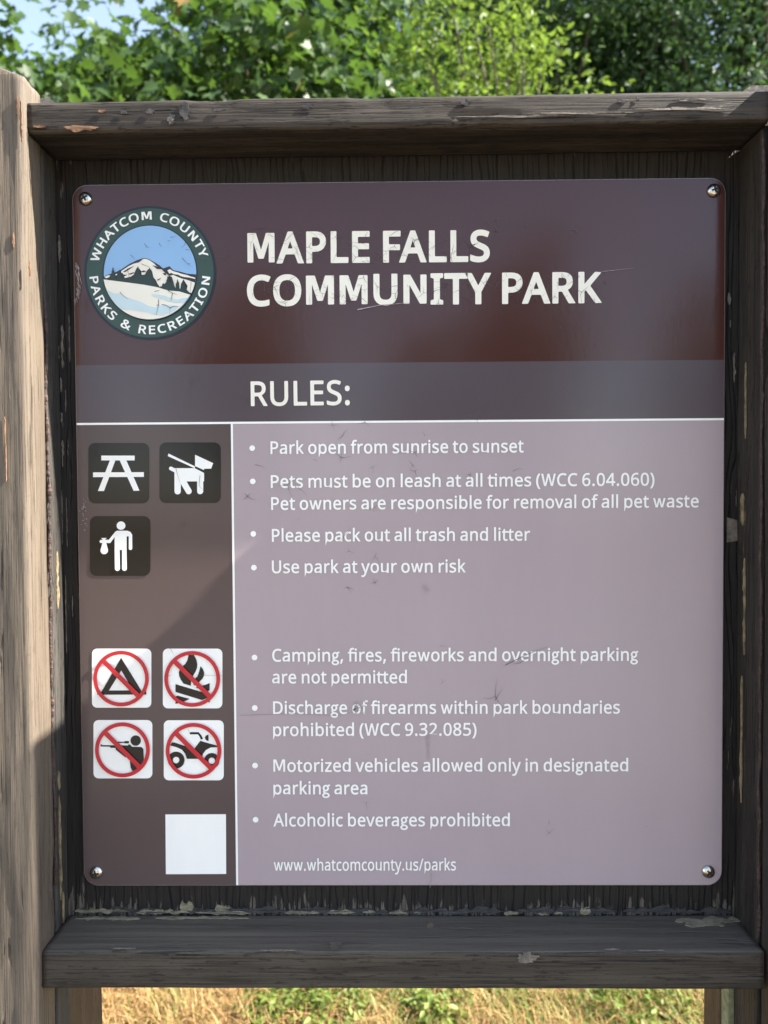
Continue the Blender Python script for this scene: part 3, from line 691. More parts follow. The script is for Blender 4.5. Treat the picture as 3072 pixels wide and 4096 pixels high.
put_polys('symbol', [[[(443, 213), (665, 575), (712, 575), (712, 608), (188, 610), (188, 577), (235, 577)], [(445, 350), (570, 563), (312, 565)]]], M['black'], t4, YS, c6)
ban(t4, 447, 434, 297, 257)
t5 = tile(888, 118, 1525, 757, 55, M['white'], c6); t5['label'] = 'white tile with campfire struck out in red'
put_polys('symbol', [[[(1165, 185), (1222, 185), (1248, 235), (1258, 280), (1255, 320), (1240, 360), (1205, 420), (1190, 470), (1188, 515), (1110, 490), (1082, 450), (1064, 410), (1060, 370), (1075, 330), (1130, 280), (1152, 240)]],
                     [[(1292, 305), (1318, 335), (1332, 375), (1328, 410), (1312, 440), (1275, 475), (1240, 510), (1218, 505), (1215, 480), (1232, 440), (1262, 410), (1278, 360)]],
                     [[(1025, 497), (1388, 605), (1372, 640), (1310, 667), (1025, 580)]], [[(1390, 485), (1390, 562), (1365, 575), (1240, 535), (1262, 524), (1340, 505)]],
                     [[(1045, 618), (1176, 655), (1095, 692), (1025, 708), (1026, 632)]], [[(1335, 678), (1392, 660), (1392, 692)]]], M['black'], t5, YS, c6)
ban(t5, 1207, 438, 298, 258)
t6 = tile(146, 882, 776, 1506, 55, M['white'], c6); t6['label'] = 'white tile with rifle shooter struck out in red'
put_polys('symbol', [[ell(599, 1100, 56, 56)], [[(410, 1112), (478, 1112), (484, 1105), (527, 1105), (527, 1130), (484, 1130), (478, 1125), (410, 1125)]],
                     [[(225, 1140), (236, 1140), (240, 1149), (515, 1152), (525, 1140), (543, 1145), (560, 1166), (660, 1168), (682, 1190), (688, 1340), (655, 1385), (615, 1412), (565, 1425), (546, 1390), (539, 1340), (538, 1278), (487, 1278), (385, 1196), (385, 1178), (332, 1178), (325, 1165), (225, 1163)]]], M['black'], t6, YS, c6)
ban(t6, 462, 1195, 293, 252)
t7 = tile(898, 884, 1540, 1527, 55, M['white'], c6); t7['label'] = 'white tile with all-terrain vehicle struck out in red'
put_polys('symbol', [[stroke([(1188, 1022), (1268, 1022), (1290, 1048), (1308, 1086)], 24)], [ell(1188, 1022, 12, 12)], [[(1378, 1035), (1378, 1105), (1352, 1096), (1338, 1070), (1350, 1046)]],
                     [[(985, 1120), (1012, 1119), (1110, 1153), (1160, 1160), (1230, 1185), (1246, 1160), (1292, 1101), (1330, 1115), (1468, 1153), (1472, 1170), (1400, 1174), (1350, 1200), (1320, 1240), (1303, 1295), (1147, 1295), (1128, 1240), (1095, 1198), (1040, 1172), (972, 1152)]],
                     [ell(1032, 1308, 90, 90, 40), ell(1032, 1308, 35, 35, 30)], [ell(1413, 1315, 82, 82, 40), ell(1413, 1315, 34, 34, 30)]], M['black'], t7, YS, c6)
ban(t7, 1221, 1205, 297, 256)
lb = put_polys('blank_label', [[[(662, 3257), (904, 3256), (905, 3495), (664, 3496)]]], M['white'], panel, -0.0004, lambda x, y: (x, y))
lb['label'] = 'plain white square label'

# ------------------------------------------------------------------ screws
def screw(px, py, rot):
    c = pt(px, py); r = 0.0063; mb = MB(); n = 28; prof = [(1.0, 0.0), (1.0, 0.10), (0.95, 0.24), (0.82, 0.40), (0.62, 0.51), (0.36, 0.57), (0.0, 0.585)]
    vs = []; fs = []
    for k, (a, h) in enumerate(prof[:-1]):
        vs += [(c.x + r * a * math.cos(2 * math.pi * i / n), -0.0002 - r * h, c.z + r * a * math.sin(2 * math.pi * i / n)) for i in range(n)]
    for k in range(len(prof) - 2):
        fs += [(k * n + i, k * n + (i + 1) % n, (k + 1) * n + (i + 1) % n, (k + 1) * n + i) for i in range(n)]
    vs.append((c.x, -0.0002 - r * prof[-1][1], c.z)); m = len(vs) - 1; k = (len(prof) - 2) * n
    fs += [(k + i, k + (i + 1) % n, m) for i in range(n)]
    mb.add(vs, fs); s = mb.build('screw', M['screw'], panel, True)
    p = []
    for q in range(4):
        a = rot + q * math.pi / 2
        for u, v in ((0.15, -0.15), (0.52, -0.12), (0.52, 0.12)):
            p.append((c.x + r * (u * math.cos(a) - v * math.sin(a)), c.z + r * (u * math.sin(a) + v * math.cos(a))))
    b = MB(); nn = len(p)
    b.add([(x, -0.0002 - r * 0.605, z) for x, z in p] + [(x, -0.0002 - r * 0.30, z) for x, z in p], [tuple(range(nn))] + [(i, (i + 1) % nn, nn + (i + 1) % nn, nn + i) for i in range(nn)])
    b.build('cross_recess', M['recess'], s)
for a in ((342.6, 796, 0.5), (2854.5, 763, 0.3), (387, 3489, 0.15), (2832, 3485, 0.7)): screw(*a)

# ------------------------------------------------------------------ wear on the printed film
rnd = random.Random(11)
def wear_line(mb, pts, w, y):
    """tapering crack through picture points"""
    P = [Vector(q2(*p)) for p in pts]
    for i in range(len(P) - 1):
        a, b = P[i], P[i + 1]; d = b - a; l = d.length
        if l < 1e-6: continue
        nrm = Vector((-d.y, d.x)) / l
        wa = w * (1 - 0.75 * i / (len(P) - 1)); wb = w * (1 - 0.75 * (i + 1) / (len(P) - 1))
        q = [a + nrm * wa / 2, a - nrm * wa / 2, b - nrm * wb / 2, b + nrm * wb / 2]
        mb.add([(v.x, y, v.y) for v in q], [(0, 1, 2, 3)])
def star(mb, x, y, size, w, arms=3, y_=-0.0011):
    a0 = rnd.uniform(0, 6.28)
    for k in range(arms):
        a = a0 + k * 6.28 / arms + rnd.uniform(-0.5, 0.5); l = size * rnd.uniform(0.35, 1.0)
        m = (x + l * 0.5 * math.cos(a), y + l * 0.5 * math.sin(a)); a += rnd.uniform(-0.5, 0.5)
        wear_line(mb, [(x, y), m, (m[0] + l * 0.5 * math.cos(a), m[1] + l * 0.5 * math.sin(a))], w, y_)
ck = MB()
for x0, x1, y0, y1, n in ((1000, 1960, 930, 1050, 62), (1000, 2400, 1105, 1220, 90)):
    for i in range(n): star(ck, rnd.uniform(x0, x1), rnd.uniform(y0, y1), rnd.uniform(22, 60), rnd.uniform(0.00018, 0.0004), rnd.choice((1, 2, 3, 3)))
for x, y, s in ((1037, 915, 50), (905, 1022, 45), (1985, 925, 40), (2030, 865, 28), (1805, 870, 26), (2295, 920, 30), (1948, 890, 24), (2105, 905, 22), (2060, 1020, 35), (1890, 860, 22), (1985, 880, 32),
                (770, 1530, 60), (975, 1590, 50), (1915, 1588, 60), (1570, 1490, 55), (1900, 1665, 40), (1460, 1690, 50), (1370, 1745, 36), (1365, 1830, 50), (1660, 1810, 45), (1490, 1870, 36), (1260, 1840, 32),
                (1030, 1860, 50), (990, 1985, 50), (2050, 1885, 60), (1150, 1940, 70), (1200, 1955, 60), (1490, 2035, 46), (1660, 1885, 32), (1380, 2140, 46), (1195, 2075, 28), (1395, 2205, 30), (1500, 2225, 36), (1390, 2350, 36),
                (1500, 2330, 30), (1760, 2582, 34), (1770, 2727, 40), (1980, 2785, 90), (2080, 2650, 60), (1870, 2840, 30), (1465, 3210, 44), (2195, 3330, 50), (2195, 3290, 24), (2580, 3305, 18), (700, 2060, 20), (735, 2100, 30), (1650, 1860, 30),
                (1700, 1745, 24), (1880, 1900, 30), (1330, 1700, 40), (2240, 1310, 20), (2420, 1130, 14)):
    star(ck, x, y, s * rnd.uniform(0.6, 1.1), rnd.uniform(0.00026, 0.0005), rnd.choice((1, 2, 3, 3, 4)))
# cracks over the emblem and the pictograms
for p in (((812, 535), (835, 568), (865, 582)), ((970, 530), (980, 555), (998, 568)), ((835, 568), (822, 578)), ((1088, 465), (1118, 466), (1145, 456)), ((1058, 505), (1092, 506)), ((1245, 520), (1243, 545), (1205, 580)), ((1250, 598), (1295, 602)),
          ((665, 655), (690, 682), (708, 698)), ((1210, 685), (1240, 718), (1270, 752), (1308, 770)), ((1270, 752), (1302, 745)), ((550, 1050), (580, 1085), (635, 1128)), ((960, 1130), (962, 1185), (950, 1240), (935, 1295)), ((962, 1185), (935, 1195)),
          ((995, 1183), (1040, 1190), (1083, 1218), (1080, 1285)), ((1083, 1218), (1120, 1203), (1170, 1205)), ((1060, 1035), (1110, 1060), (1160, 1078)), ((1110, 1060), (1092, 1150)), ((920, 1045), (975, 1030)), ((1300, 900), (1308, 955), (1300, 1060)), ((1360, 940), (1440, 940)),
          ((1380, 675), (1428, 695), (1485, 685)), ((1428, 695), (1428, 735)), ((630, 800), (640, 850), (660, 940)), ((780, 750), (870, 790)), ((740, 1345), (760, 1400), (740, 1470)), ((1280, 1230), (1290, 1300), (1320, 1330))):
    wear_line(ck, [ce(*q) for q in p], 0.0006, -0.0037)
for p in (((1035, 445), (1052, 510), (1080, 600)), ((1280, 515), (1270, 620), (1312, 665))): wear_line(ck, [c5(*q) for q in p], 0.0004, -0.0014)
for p in (((975, 115), (1000, 155), (1020, 195)), ((910, 412), (955, 405), (1005, 393)), ((1260, 395), (1400, 398), (1640, 402)), ((1165, 980), (1185, 1005))): wear_line(ck, [c6(*q) for q in p], 0.00035, -0.0024)
wear_line(ck, [(960, 2860), (1180, 2853), (1350, 2862), (1440, 2840), (1490, 2800)], 0.00022, -0.0011)
wear_line(ck, [(2020, 2660), (2100, 2620), (2190, 2585)], 0.0007, -0.0011)
wear_line(ck, [(1980, 2800), (1995, 2775), (2010, 2752)], 0.0006, -0.0011)
tag(ck.build('film_cracks', M['crack'], panel), kind='stuff')
sc = MB()
for i in range(20):
    x = rnd.gauss(1428, 13); y = rnd.gauss(2832, 15); a = rnd.uniform(0.3, 1.2); l = rnd.uniform(5, 20)
    wear_line(sc, [(x, y), (x + l * math.cos(a), y - l * math.sin(a))], 0.0012, -0.0013)
for i in range(46):
    t = rnd.random(); x = 306 + 10 * math.sin(t * 3.1) + rnd.gauss(0, 3); y = 1050 + 150 * t
    wear_line(sc, [(x, y), (x + rnd.uniform(2, 9), y + rnd.uniform(8, 26))], 0.0006, -0.0012)
for i in range(30):
    x = rnd.gauss(336, 6); y = rnd.uniform(1990, 2125); wear_line(sc, [(x, y), (x + 3, y + rnd.uniform(1, 6))], 0.0005, -0.0012)
wear_line(sc, [(1430, 1240), (1520, 1222), (1640, 1212)], 0.0010, -0.0012)
wear_line(sc, [(2405, 1088), (2480, 1080), (2536, 1074)], 0.00035, -0.0012)
tag(sc.build('film_scuffs', M['scuff'], panel), kind='stuff')
sm = MB()
for (cx, cy, w, h, n) in ((1704, 2350, 11, 34, 12), (1712, 2990, 8, 60, 12), (1722, 3500, 5, 50, 7)):
    for i in range(n):
        x = rnd.gauss(cx, w * 0.55); y = rnd.gauss(cy, h * 0.5); l = rnd.uniform(0.25, 0.7) * h
        wear_line(sm, [(x, y - l / 2), (x + rnd.uniform(-2, 2), y), (x, y + l / 2)], rnd.uniform(0.0006, 0.002), -0.00035 - i * 0.000006)
tag(sm.build('water_stain', M['smudge'], panel), kind='stuff')
# ------------------------------------------------------------------ the timber frame
frame = empty('sign_frame', (0, 0, 0))
tag(frame, 'weathered dark brown timber frame of posts, rails and plywood holding the rules panel', 'sign frame')

def beam(name, axis, lo, hi, mat, rad=0.004, pitch=0.0022, step=0.005, amp=0.0012, fine=0.0004, seed=0, cap=0.0, capscale=0.5, chips=0, lean=None, tilt=0.0):
    """weathered timber: a rounded rectangle swept along its length, its surface uneven along the grain"""
    a, b = [i for i in range(3) if i != axis]
    cA, cB = (lo[a] + hi[a]) / 2, (lo[b] + hi[b]) / 2; hA, hB = (hi[a] - lo[a]) / 2, (hi[b] - lo[b]) / 2
    prof = []
    def line(p, q):
        n = max(1, int(math.hypot(q[0] - p[0], q[1] - p[1]) / pitch))
        return [(p[0] + (q[0] - p[0]) * i / n, p[1] + (q[1] - p[1]) * i / n) for i in range(n)]
    cs = [(hA - rad, hB - rad, 0), (-hA + rad, hB - rad, 90), (-hA + rad, -hB + rad, 180), (hA - rad, -hB + rad, 270)]
    for k, (x, y, a0) in enumerate(cs):
        for i in range(4):
            an = R(a0 + 90 * i / 4); prof.append((x + rad * math.cos(an), y + rad * math.sin(an), math.cos(an), math.sin(an)))
        e = R(a0 + 90); p = (x + rad * math.cos(e), y + rad * math.sin(e)); nx = cs[(k + 1) % 4]
        q = (nx[0] + rad * math.cos(R(nx[2])), nx[1] + rad * math.sin(R(nx[2])))
        for l in line(p, q): prof.append((l[0], l[1], math.cos(e), math.sin(e)))
    n = len(prof); L = hi[axis] - lo[axis]; m = max(2, int(L / step)); vs = []; fs = []
    rg = random.Random(seed)
    bites = [(rg.uniform(0, L), rg.choice(cs), rg.uniform(0.012, 0.04), rg.uniform(0.002, 0.005)) for i in range(chips)]
    for s in range(m + 1):
        t = L * s / m
        for (x, y, nx, ny) in prof:
            w = noise.noise(Vector((t * 7 + seed * 3.1, x * 60, y * 60))) * amp + noise.noise(Vector((t * 22, x * 420 + seed, y * 420))) * fine
            for (bt, c, bl, bd) in bites:
                if abs(t - bt) < bl:
                    dd = math.hypot(x - c[0] * 1.05, y - c[1] * 1.05)
                    if dd < 0.010: w -= bd * (1 - (t - bt) ** 2 / bl ** 2) * (1 - dd / 0.010) * (1 + 0.6 * noise.noise(Vector((t * 300, x * 200, seed))))
            p = [0, 0, 0]; p[axis] = lo[axis] + t; p[a] = cA + x + nx * w; p[b] = cB + y + ny * w
            if lean: p[a] += lean * (t - L)
            p[b] += tilt * (t - L / 2)
            vs.append(p)
    for s in range(m):
        for i in range(n):
            j = (i + 1) % n; fs.append((s * n + i, s * n + j, (s + 1) * n + j, (s + 1) * n + i))
    fs.append(tuple(range(n))[::-1])
    if cap:
        base_ = m * n
        for k, (f, hgt) in enumerate(((0.97, 0.06), (capscale, 1.0))):
            b0 = len(vs)
            for i, (x, y, nx, ny) in enumerate(prof):
                p = [0, 0, 0]; p[axis] = hi[axis] + cap * hgt; p[a] = cA + x * f; p[b] = cB + y * f; vs.append(p)
            for i in range(n):
                j = (i + 1) % n; fs.append((base_ + i, base_ + j, b0 + j, b0 + i))
            base_ = b0
        fs.append(tuple(range(base_, base_ + n)))
    else:
        fs.append(tuple(range(m * n, m * n + n)))
    o = mesh_obj(name, vs, fs, mat, frame)
    bm = bmesh.new(); bm.from_mesh(o.data); bmesh.ops.recalc_face_normals(bm, faces=bm.faces); bm.to_mesh(o.data); bm.free()
    o.data.polygons.foreach_set('use_smooth', [len(p.vertices) == 4 for p in o.data.polygons])
    return o

XL, XR = -0.3215, 0.3225
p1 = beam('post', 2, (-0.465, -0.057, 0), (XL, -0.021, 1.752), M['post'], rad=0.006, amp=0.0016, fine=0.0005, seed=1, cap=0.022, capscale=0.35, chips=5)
p1['label'] = 'sunlit tan post with long grain cracks'
shadow_post = beam('post', 2, (0.3905, -0.140, 0), (0.53, -0.036, 1.800), M['dark_post'], rad=0.005, amp=0.0012, fine=0.0005, seed=2, cap=0.022, capscale=0.35)  # out of view; setback, depth and height shaped to cast its shadow
shadow_post['label'] = 'dark brown post out of view, shaped to cast its shadow'
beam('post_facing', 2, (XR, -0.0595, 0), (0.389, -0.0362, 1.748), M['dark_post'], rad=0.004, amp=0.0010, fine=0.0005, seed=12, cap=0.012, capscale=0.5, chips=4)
beam('side_stile', 2, (-0.372, -0.0205, 0.30), (XL - 0.0008, 0.0062, 1.712), M['stile'], rad=0.002, step=0.006, seed=3, fine=0.0003)
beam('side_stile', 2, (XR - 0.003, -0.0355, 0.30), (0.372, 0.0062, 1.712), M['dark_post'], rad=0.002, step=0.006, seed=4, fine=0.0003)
beam('top_rail', 0, (XL + 0.0004, -0.0495, 1.7078), (XR - 0.0035, 0.0062, 1.7352), M['rail'], tilt=0.0035, rad=0.0050, amp=0.0005, fine=0.0004, seed=5, chips=5)
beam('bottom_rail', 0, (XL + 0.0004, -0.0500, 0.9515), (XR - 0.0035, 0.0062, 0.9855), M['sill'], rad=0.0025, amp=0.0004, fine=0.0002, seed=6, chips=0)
beam('rear_leg', 2, (-0.430, 0.026, 0), (-0.3385, 0.118, 1.755), M['leg'], rad=0.003, step=0.01, seed=7, fine=0.0002)
beam('rear_leg', 2, (0.3135, 0.0225, 0), (0.420, 0.060, 1.755), M['leg'], rad=0.003, step=0.01, seed=8, fine=0.0002)
beam('batten', 2, (0.3142, 0.0065, 0.30), (0.345, 0.0215, 0.951), plain_mat('lichen_green_wood', (0.20, 0.205, 0.115), 0.85, nscale=130, var=0.4), rad=0.001, step=0.01, seed=9, fine=0.0002)
# end blocks behind the rail, showing above it beside the posts
def end_block(x0, x1, z0, z1, ch, side):
    pr = [(x0, z0), (x1, z0), (x1, z1 - ch), (x1 - ch * 1.6, z1), (x0, z1)] if side < 0 else [(x0, z0), (x1, z0), (x1, z1), (x0 + ch * 1.6, z1), (x0, z1 - ch)]
    n = len(pr); mb = MB(); mb.add([(x, 0.0222, z) for x, z in pr] + [(x, 0.060 if side > 0 else 0.0258, z) for x, z in pr], [tuple(range(n)), tuple(range(n, 2 * n))[::-1]] + [(i, (i + 1) % n, n + (i + 1) % n, n + i) for i in range(n)])
    return mb.build('end_block', M['flake'], frame)
end_block(-0.372, pt(227, 400, 0.0222).x, 1.70, pt(190, 392, 0.0222).z, 0.005, -1)
end_block(pt(2972, 350, 0.0222).x, 0.40, 1.70, pt(3010, 342, 0.0222).z, 0.005, 1)

# plywood board with drying checks, bare and peeling towards its foot
def board_mat():
    t = NT('checked_plywood_paint')
    v = t.coords((1, 1, 1)); sx = t.n('ShaderNodeSeparateXYZ'); t.link(v, sx.inputs[0])
    wob = t.noise(t.coords((40, 1, 6)), 1, 3, 0.5)
    w = t.math('ADD', t.math('MULTIPLY', sx.outputs[0], 170.0), t.math('MULTIPLY', wob, 4.0))
    vo = t.n('ShaderNodeTexVoronoi', voronoi_dimensions='1D', feature='DISTANCE_TO_EDGE'); t.link(w, vo.inputs['W']); vo.inputs['Scale'].default_value = 1.0
    g1 = t.noise(t.coords((420, 1, 22)), 1, 5, 0.65); g2 = t.noise(t.coords((90, 1, 5), (3, 0, 1)), 1, 5, 0.6); bl = t.noise(t.coords((12, 1, 12)), 1, 4, 0.6)
    fad = t.noise(t.coords((75, 1, 7), (8, 0, 2)), 1, 4, 0.55)
    km = t.math('MULTIPLY', t.mapr(vo.outputs['Distance'], 0.03, 0.13, 1, 0), t.mapr(fad, 0.40, 0.50))
    c = t.mix(t.mapr(g1, 0.3, 0.7), (0.012, 0.0095, 0.0085, 1), (0.025, 0.0205, 0.018, 1))
    c = t.mix(t.mapr(bl, 0.4, 0.7, 0, 0.6), c, (0.014, 0.0115, 0.010, 1))
    pn = t.noise(t.coords((170, 1, 26), (1, 0, 5)), 1, 6, 0.65, 0.3); pg = t.noise(t.coords((14, 1, 16), (6, 0, 3)), 1, 3, 0.5)
    foot = t.mapr(sx.outputs[2], 0.985, 1.018, 0.23, 0.0)
    side = t.mapr(t.math('ABSOLUTE', sx.outputs[0]), 0.300, 0.318, 0.0, 0.09)
    pm = t.mapr(t.math('ADD', t.math('ADD', pn, t.math('MULTIPLY', t.math('SUBTRACT', pg, 0.5), 0.5)), t.math('ADD', foot, side)), 0.70, 0.75)
    pc = t.mix(t.mapr(g1, 0.3, 0.7), (0.06, 0.047, 0.038, 1), (0.19, 0.16, 0.13, 1))
    c = t.mix(t.math('MULTIPLY', pm, 0.85), c, pc)
    c = t.mix(km, c, (0.006, 0.005, 0.005, 1))
    h = t.math('SUBTRACT', t.math('ADD', t.math('MULTIPLY', g1, 0.5), t.math('MULTIPLY', g2, 0.5)), t.math('ADD', t.math('MULTIPLY', km, 1.6), t.math('MULTIPLY', pm, 0.3)))
    t.bump(h, 0.8, 0.0014)
    t.set(**{'Base Color': c, 'Roughness': 0.7, 'Specular IOR Level': 0.35})
    return t.m
mb = MB()
bx0, bx1, bz0, bz1 = -0.366, 0.366, 0.9525, 1.731
mb.add([(bx0, 0.0068, bz0), (bx1, 0.0068, bz0), (bx1, 0.0068, bz1), (bx0, 0.0068, bz1), (bx0, 0.0205, bz0), (bx1, 0.0205, bz0), (bx1, 0.0205, bz1), (bx0, 0.0205, bz1)],
       [(0, 1, 2, 3), (7, 6, 5, 4), (0, 4, 5, 1), (1, 5, 6, 2), (2, 6, 7, 3), (3, 7, 4, 0)])
mb.build('plywood_board', board_mat(), frame)

# perished caulk, flakes and patches: small solid pieces with ragged edges
rw = random.Random(5)
class Pieces:
    def __init__(s): s.l = []
    def build(s, name, mat, parent):
        for vs, fs in s.l: mesh_obj(name, vs, fs, mat, parent)
def ragged(mb, pts, thick, origin, U, V, N, seed, z=0.0):
    n = len(pts); vs = []
    for k in (0, 1):
        for (u, v) in pts:
            p = origin + U * u + V * v + N * (z + (thick * (1 + 0.7 * noise.noise(Vector((u * 300, v * 300, seed)))) if k else 0)); vs.append(p)
    mb.l.append((vs, [tuple(range(n, 2 * n))] + [(i, (i + 1) % n, n + (i + 1) % n, n + i) for i in range(n)]))
def strip_pts(L, w0, amp, seed, n=44, f=40.0):
    top, bot = [], []
    for i in range(n + 1):
        t = i / n; u = L * t; e = min(1, 6 * t, 6 * (1 - t)) ** 0.6
        o1 = noise.noise(Vector((u * f, 1.3, seed))) + 0.6 * noise.noise(Vector((u * f * 3.7, 4.3, seed))); o2 = noise.noise(Vector((u * f, 7.7, seed))) + 0.6 * noise.noise(Vector((u * f * 3.7, 9.7, seed)))
        top.append((u, e * max(w0 * 0.06, w0 + amp * 1.5 * o1))); bot.append((u, -e * max(w0 * 0.04, w0 * 0.5 + amp * 1.1 * o2)))
    return bot + top[::-1]
X_, Y_, Z_ = Vector((1, 0, 0)), Vector((0, 1, 0)), Vector((0, 0, 1))
FR = -Y_
# cream caulk along the foot of the board
mb = Pieces()
for i, (px0, px1, py, w, a) in enumerate(((300, 520, 3656, 0.0030, 0.002), (540, 760, 3662, 0.0028, 0.0022), (720, 775, 3640, 0.0075, 0.003), (860, 925, 3648, 0.005, 0.003), (780, 1010, 3664, 0.002, 0.0016), (1140, 1280, 3663, 0.0024, 0.0016), (1310, 1420, 3662, 0.0026, 0.0014), (1450, 1500, 3660, 0.0022, 0.001),
        (1556, 1625, 3664, 0.003, 0.0016), (1655, 1685, 3664, 0.002, 0.001), (2015, 2075, 3666, 0.0028, 0.0014), (2150, 2190, 3668, 0.002, 0.001), (2318, 2362, 3660, 0.0058, 0.003), (2215, 2250, 3666, 0.002, 0.001))):
    a0 = pt(px0, py, 0.0062); a1 = pt(px1, py, 0.0062)
    ragged(mb, strip_pts(a1.x - a0.x, w * 0.75, a * 0.75, i, f=140), 0.0012, Vector((a0.x, 0.0066, 0.9872 + (3664 - py) / 4246.0)), X_, Z_, FR, i)
for i, (px0, px1, yd, w, a) in enumerate(((2700, 3010, -0.006, 0.005, 0.004), (2740, 2900, -0.012, 0.004, 0.003), (620, 1000, -0.001, 0.0022, 0.002), (300, 560, -0.002, 0.0022, 0.003))):
    a0 = pt(px0, 3690, yd); a1 = pt(px1, 3690, yd)
    ragged(mb, strip_pts(a1.x - a0.x, w, a, i + 40, f=110, n=34), 0.0007, Vector((a0.x, yd, 0.9858)), X_, Y_, Z_, i)
mb.build('caulk_patch', M['caulk'], frame)
# the caulk line between left post and stile: crumbled, open in places
def bead(x, y, z0, z1, w, mat, name, seed, gaps=0.0):
    mb = MB(); n = int((z1 - z0) / 0.0022); ring = 8; prev = None
    for i in range(n + 1):
        z = z0 + (z1 - z0) * i / n
        r = w * (0.75 + 0.75 * noise.noise(Vector((z * 120, seed, 2))) + 0.4 * noise.noise(Vector((z * 420, seed, 5)))); r = max(r, 0.0003)
        dx = 0.0014 * noise.noise(Vector((z * 30, seed, 9)))
        cur = [(x + dx + r * math.cos(2 * math.pi * k / ring), y + r * 0.8 * math.sin(2 * math.pi * k / ring), z) for k in range(ring)]
        if gaps and noise.noise(Vector((z * 14, seed, 4))) > 0.5 - gaps: prev = None; continue
        if prev: mb.add(prev + cur, [(k, (k + 1) % ring, ring + (k + 1) % ring, ring + k) for k in range(ring)] + [tuple(range(ring)), tuple(range(ring, 2 * ring))[::-1]])
        prev = cur
    return mb.build(name, mat, frame)
bead(XL - 0.0004, -0.0212, 1.03, 1.57, 0.0018, M['bead'], 'caulk_bead', 1.5)
bead(XR - 0.0016, -0.0362, 0.99, 1.70, 0.0016, M['bead'], 'caulk_bead', 4.5)
mb = Pieces()
for i, (z0, L, w) in enumerate(((1.010, 0.10, 0.0022), (1.285, 0.055, 0.0026), (1.115, 0.018, 0.0020), (0.986, 0.03, 0.0014))):
    ragged(mb, strip_pts(L, w, w * 0.6, i + 9, n=22, f=60), 0.0011, Vector((XL - 0.0006, -0.012 + 0.004 * (i % 2), z0)), Z_, Y_, X_, i)
for i, (z0, L, w) in enumerate(((1.10, 0.12, 0.0016), (1.24, 0.09, 0.0016), (1.36, 0.03, 0.0026), (1.44, 0.07, 0.0014))):
    ragged(mb, strip_pts(L, w, w * 0.6, i + 29, n=22, f=60), 0.0011, Vector((XR - 0.0035, -0.008 - 0.004 * (i % 2), z0)), Z_, Y_, -X_, i)
mb.build('caulk_patch', plain_mat('yellowed_caulk', (0.20, 0.155, 0.085), 0.6, nscale=110, var=0.55), frame)
# slivers of grey bare wood along both sides of the board and in the stiles
mb = Pieces()
def sliver(px, py, lpx, wpx, seed, d=0.0066):
    a = pt(px, py, d); L = lpx / 4246.0; w = wpx / 4246.0 / 2.6
    ragged(mb, strip_pts(L, w, w * 1.0, seed, n=40, f=70), 0.0008, Vector((a.x, d, a.z - L)), Z_, X_, FR, seed)
for i, s in enumerate(((212, 1120, 145, 11), (236, 940, 110, 11), (248, 1300, 175, 16), (276, 1260, 190, 8), (243, 1510, 60, 8), (232, 1380, 60, 9), (246, 1650, 40, 8), (250, 1760, 110, 12), (246, 1960, 220, 5), (266, 1990, 200, 6), (262, 2300, 320, 5), (250, 2700, 500, 4), (290, 2380, 90, 6), (262, 1560, 90, 5),
        (2990, 760, 300, 17), (2972, 740, 110, 8), (2984, 960, 90, 20), (3004, 1080, 160, 7), (3020, 1290, 70, 13), (2968, 1075, 90, 7), (2936, 1410, 120, 12), (2962, 1400, 80, 12), (2984, 1420, 260, 6), (2985, 1700, 110, 9), (2990, 1960, 90, 14), (2968, 2180, 180, 8), (2968, 2440, 130, 5), (2972, 2660, 160, 4), (2984, 3250, 150, 7), (2960, 2950, 160, 10), (2915, 1170, 50, 14), (2920, 1280, 30, 8))):
    sliver(*s, seed=i)
mb.build('bare_sliver', M['flake'], frame)
mb = Pieces()
ragged(mb, [(0, 0), (0.013, 0.002), (0.030, -0.007), (0.033, -0.001), (0.036, 0.016), (0.030, 0.013), (0.018, 0.015), (0.010, 0.021), (0.0, 0.024)], 0.0006, pt(2906, 2170, 0.0066), X_, Z_, FR, 3)
mb.build('bare_patch', M['flake'], frame)
# chewed raw wood where the left post meets the top rail, knots and splinters on the rail
mb = Pieces()
def patch_on(px, py, d, w, h, seed, n=36, thick=0.0008):
    o = pt(px, py, d); pts = []
    for i in range(n):
        a = 2 * math.pi * i / n; r = 1 + 0.6 * noise.noise(Vector((math.cos(a) * 2.2, math.sin(a) * 2.2, seed * 3.7))) + 0.45 * noise.noise(Vector((math.cos(a) * 7, math.sin(a) * 7, seed * 1.7)))
        pts.append((w / 4600 * 0.5 * r * math.cos(a), h / 4600 * 0.5 * r * math.sin(a)))
    ragged(mb, pts, thick, Vector((o.x, d, o.z)), X_, Z_, FR, seed)
for i, s in enumerate(((325, 514, 130, 22), (405, 446, 30, 14), (160, 508, 50, 9), (84, 470, 10, 130), (88, 540, 8, 60), (70, 430, 8, 60), (55, 960, 6, 60), (25, 1850, 4, 130), (22, 1730, 4, 110), (120, 1080, 7, 60))):
    patch_on(s[0], s[1], (-0.0500 if i < 3 else -0.0573), s[2], s[3], i)
mb.build('raw_wood_patch', M['raw'], frame)
mb = Pieces()
for i, s in enumerate(((683, 478, 30, 40), (600, 446, 34, 22), (1228, 426, 38, 20), (1862, 410, 36, 22), (2492, 402, 40, 12), (2550, 396, 10, 18), (495, 450, 26, 14), (870, 440, 40, 10), (740, 450, 40, 60))):
    patch_on(s[0], s[1], -0.0500, s[2], s[3], i + 30, thick=0.0005)
for i, s in enumerate(((690, 3818, 30, 14), (480, 3806, 60, 10), (1340, 3780, 50, 30), (1120, 3810, 120, 8), (1720, 3700, 30, 26))):
    patch_on(s[0], s[1], -0.0504, s[2], s[3], i + 50, thick=0.0005)
mb.build('curled_paint', M['curl'], frame)
mb = Pieces()
